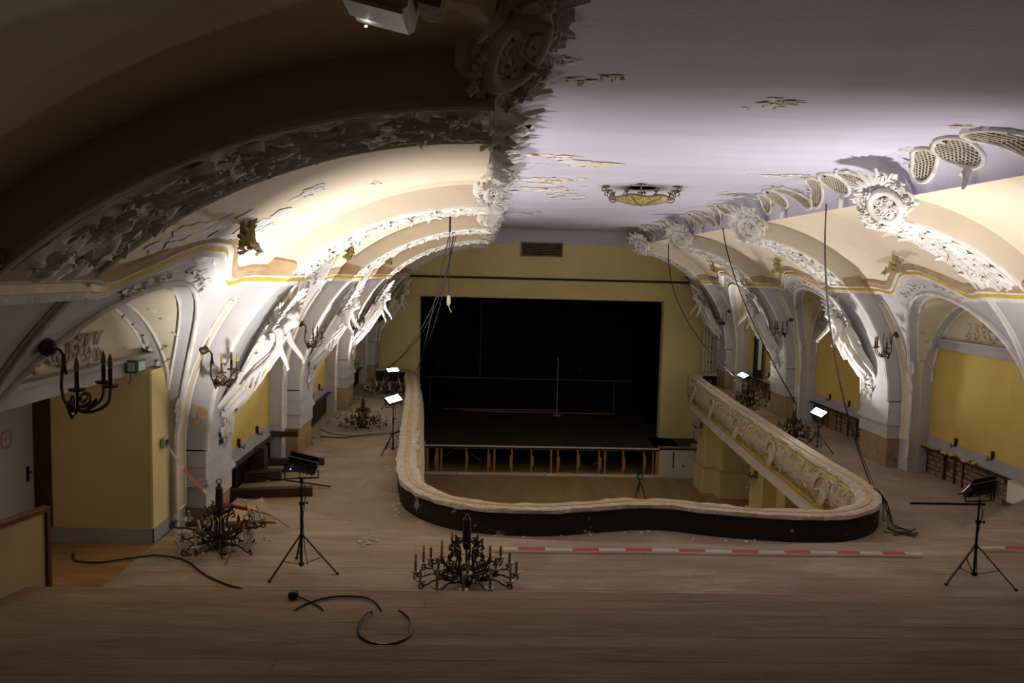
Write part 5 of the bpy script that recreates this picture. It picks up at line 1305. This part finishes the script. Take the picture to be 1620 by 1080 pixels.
# ------------------------------------------------------------------ ropes and cables
def cable(name, pts, r, lab, m=M_BLK, cat='cable', n=5):
    b = MB(); b.tube(smooth_path(pts, .2), r, n); return b.build(name, m, smooth=60, label=lab, cat=cat)
def rope(name, p, q, sag, r, lab, side=(0, 0, 0), k=14):
    p, q = Vector(p), Vector(q); pts = [p.lerp(q, i / k) + Vector((side[0], side[1], -sag + side[2])) * (4 * (i / k) * (1 - i / k)) for i in range(k + 1)]
    return cable(name, pts, r, lab, cat='rope')
vx = lambda S, x: ZS + S['b'] * math.sqrt(max(0, 1 - ((x - S['cx']) / S['a']) ** 2))
L_, R__ = SIDE['left'], SIDE['right']
rope('hanging_rope', (5.6, 13.2, 5.46), (7.22, 14.35, .47), .0, .012, 'dark rope from the right vault down to the parapet corner', (-.28, 0, 0))
rope('hanging_rope', (5.62, 13.25, 5.46), (7.26, 14.30, .47), .0, .007, 'thin second rope beside the one at the parapet corner', (-.34, -.05, 0))
rope('hanging_rope', (5.88, 19.9, 5.44), (8.55, 21.4, .85), .0, .015, 'dark rope from the right vault slanting to the chandelier heap', (-.42, 0, .35))
rope('hanging_rope', (5.55, 24.2, 5.45), (8.65, 26.9, .8), .0, .015, 'dark rope in front of the right end of the stage wall', (-.75, 0, .0))
b = MB(); b.tube([(8.57, 21.4, 0), (8.57, 21.4, .86)], .014, 6); b.build('iron_post', M_RUST, label='short iron post tying the slanting rope in the right aisle', cat='post')
rope('hanging_cable', (-.70, 16.2, vx(L_, -.70)), (-.70, 16.2, 3.72), 0, .009, 'thin cable with a white plug hanging in front of the stage')
o = empty('hanging_connector', (-.70, 16.2, 3.58), label='white plug connector hanging on a cable before the stage', cat='plug'); b = MB(); b.lathe([(.02, .14), (.035, .11), (.04, .0), (.028, -.05), (.01, -.07)], 10); b.build('body', M_WHITEP, o, smooth=40); b = MB(); b.tube([(0, 0, -.06), (.02, 0, -.13), (.06, 0, -.2)], .008, 5); b.build('loose_end', M_WHITEP, o)
b = MB(); b.lathe([(.02, 0), (.02, .30), (.01, .31)], 8, Matrix.Translation((-.70, 16.2, vx(L_, -.70) - .42))); b.build('hanging_rod', M_BLK, label='short dark rod end hanging from the left vault', cat='rod')
for k, (dx, dy, sg_, ex) in enumerate(((0, 0, .25, -2.2), (.10, .2, .5, -2.35), (.18, .3, .75, -3.4), (.05, .6, .95, -3.5))):
    rope('hanging_cable', (-.86 + dx, 20.6 + dy, vx(L_, -.86 + dx)), (ex, 27.2 + dy * 3, .62), sg_ * .4, .011, 'black cable drooping from the left vault to the far parapet, %s of its bundle' % ('straightest', 'second straightest', 'second loosest', 'loosest')[k], (.15 * k, 0, 0))
cable('floor_cable', [(-5.20, 10.26, .475), (-5.05, 10.0, .475), (-4.7, 9.95, .475), (-4.15, 10.16, .50), (-3.75, 10.05, .495), (-3.3, 9.55, .495), (-2.95, 9.25, .495), (-2.7, 9.1, .495)], .011, 'black cable snaking over the orange floor at the left')
o = empty('power_plug_lead', (0, 0, 0), label='black power lead with plug looped over the front steps', cat='cable')
b = MB(); b.tube(smooth_path([(-1.90, 8.32, .745), (-1.72, 8.18, .735), (-1.58, 8.02, .735), (-1.52, 7.9, .735)], .05), .010, 6); b.build('plug_tail', M_BLK, o, smooth=60)
b = MB(); b.tube(smooth_path([(-1.90, 7.75, .735), (-1.80, 8.1, .735), (-1.5, 8.32, .74), (-1.15, 8.28, .74), (-.98, 8.0, .735), (-.95, 7.62, .735), (-.97, 7.47, .74), (-1.0, 7.40, .985), (-1.07, 7.15, .972), (-1.0, 6.86, .972), (-.80, 6.74, .972), (-.62, 6.86, .972), (-.60, 7.08, .972), (-.66, 7.34, .972), (-.74, 7.42, .985)], .05), .011, 6); b.build('lead', M_BLK, o, smooth=60)
b = MB(); b.bevbox((-1.99, 8.26, .722), (-1.89, 8.36, .80), .02); b.build('plug', M_BLK, o)
b = MB()
for k in range(6): q = random.Random(k); b.tube(smooth_path([(7.16, 14.1 - .03 * k, .47), (7.22 + .02 * k, 13.9, .25), (7.2 + q.uniform(-.1, .1), 13.5 + q.uniform(-.2, .2), .02), (7.05 + q.uniform(-.25, .25), 13.1 + q.uniform(-.2, .1), .03), (7.15 + q.uniform(-.3, .3), 12.85 + q.uniform(-.15, .15), .02), (7.3 + q.uniform(-.35, .2), 13.05 + q.uniform(-.2, .2), .02)], .15), .009, 5)
b.build('cable_bundle', M_BLK, smooth=60, label='tangle of black cables falling over the right corner of the parapet', cat='cables', kind='stuff')
cable('floor_cable', [(-4.0, 20.0, .015), (-3.4, 19.9, .015), (-2.9, 20.2, .04), (-2.2, 20.6, .015), (-1.95, 21.2, .015)], .014, 'black cable around the cloth of the left aisle chandelier')
b = MB(); r = random.Random(3)
for k in range(14): b.ball((-1.52 + r.gauss(0, .07), 10.8 + r.gauss(0, .08), .49), r.uniform(.012, .03), 0, 4, (1.3, 1, .5))
b.build('small_debris', M_STUCY, kind='stuff', label='small heap of broken bits on the middle of the platform', cat='debris')

# ------------------------------------------------------------------ red and white barrier tape
def tape(pts, lab, w=.075, seg=.34, vert=True, lumps=()):
    P = smooth_path(pts, .06); o = empty('barrier_tape', label=lab, cat='barrier tape'); cum = 0; cur = []; k = 0
    def flush(c, k):
        if len(c) < 2: return
        b = MB(); A = []; B = []
        for p, tw in c:
            u = Vector((0, math.sin(tw), math.cos(tw))); A.append(p - u * w / 2); B.append(p + u * w / 2)
        b.strip(A, B); C = [q + Vector((0, .002, 0)) for q in A]; D = [q + Vector((0, .002, 0)) for q in B]; b.strip(D, C); b.strip(B, D); b.strip(C, A)
        b.build('red_stripe' if k % 2 else 'white_stripe', M_RED if k % 2 else M_WHITE, o)
    for i, p in enumerate(P):
        tw = (.9 * math.sin(i * .16) if vert else 1.25)
        cur.append((p, tw))
        if i and (p - P[i-1]).length + cum > seg: flush(cur, k); k += 1; cur = [(p, tw)]; cum = 0
        elif i: cum += (p - P[i-1]).length
    flush(cur, k); return o
tape([(-4.29, 11.0, 1.74), (-3.9, 11.0, 1.22), (-3.58, 11.02, .95), (-3.2, 11.1, .82), (-2.95, 11.15, .74), (-2.68, 11.22, .54)], 'red and white tape slanting from the left socket down to the platform', .055)
tape([(.16, 10.46, .54), (1.2, 10.46, .535), (2.4, 10.48, .535), (3.6, 10.46, .535), (4.8, 10.47, .535), (6.05, 10.46, .535)], 'long red and white tape lying flat across the platform', .06, .31, False)
tape([(7.0, 10.72, .54), (7.3, 10.74, .54), (7.65, 10.72, .54), (8.4, 10.7, .54)], 'short red and white tape piece behind the right light stand', .06, .31, False)
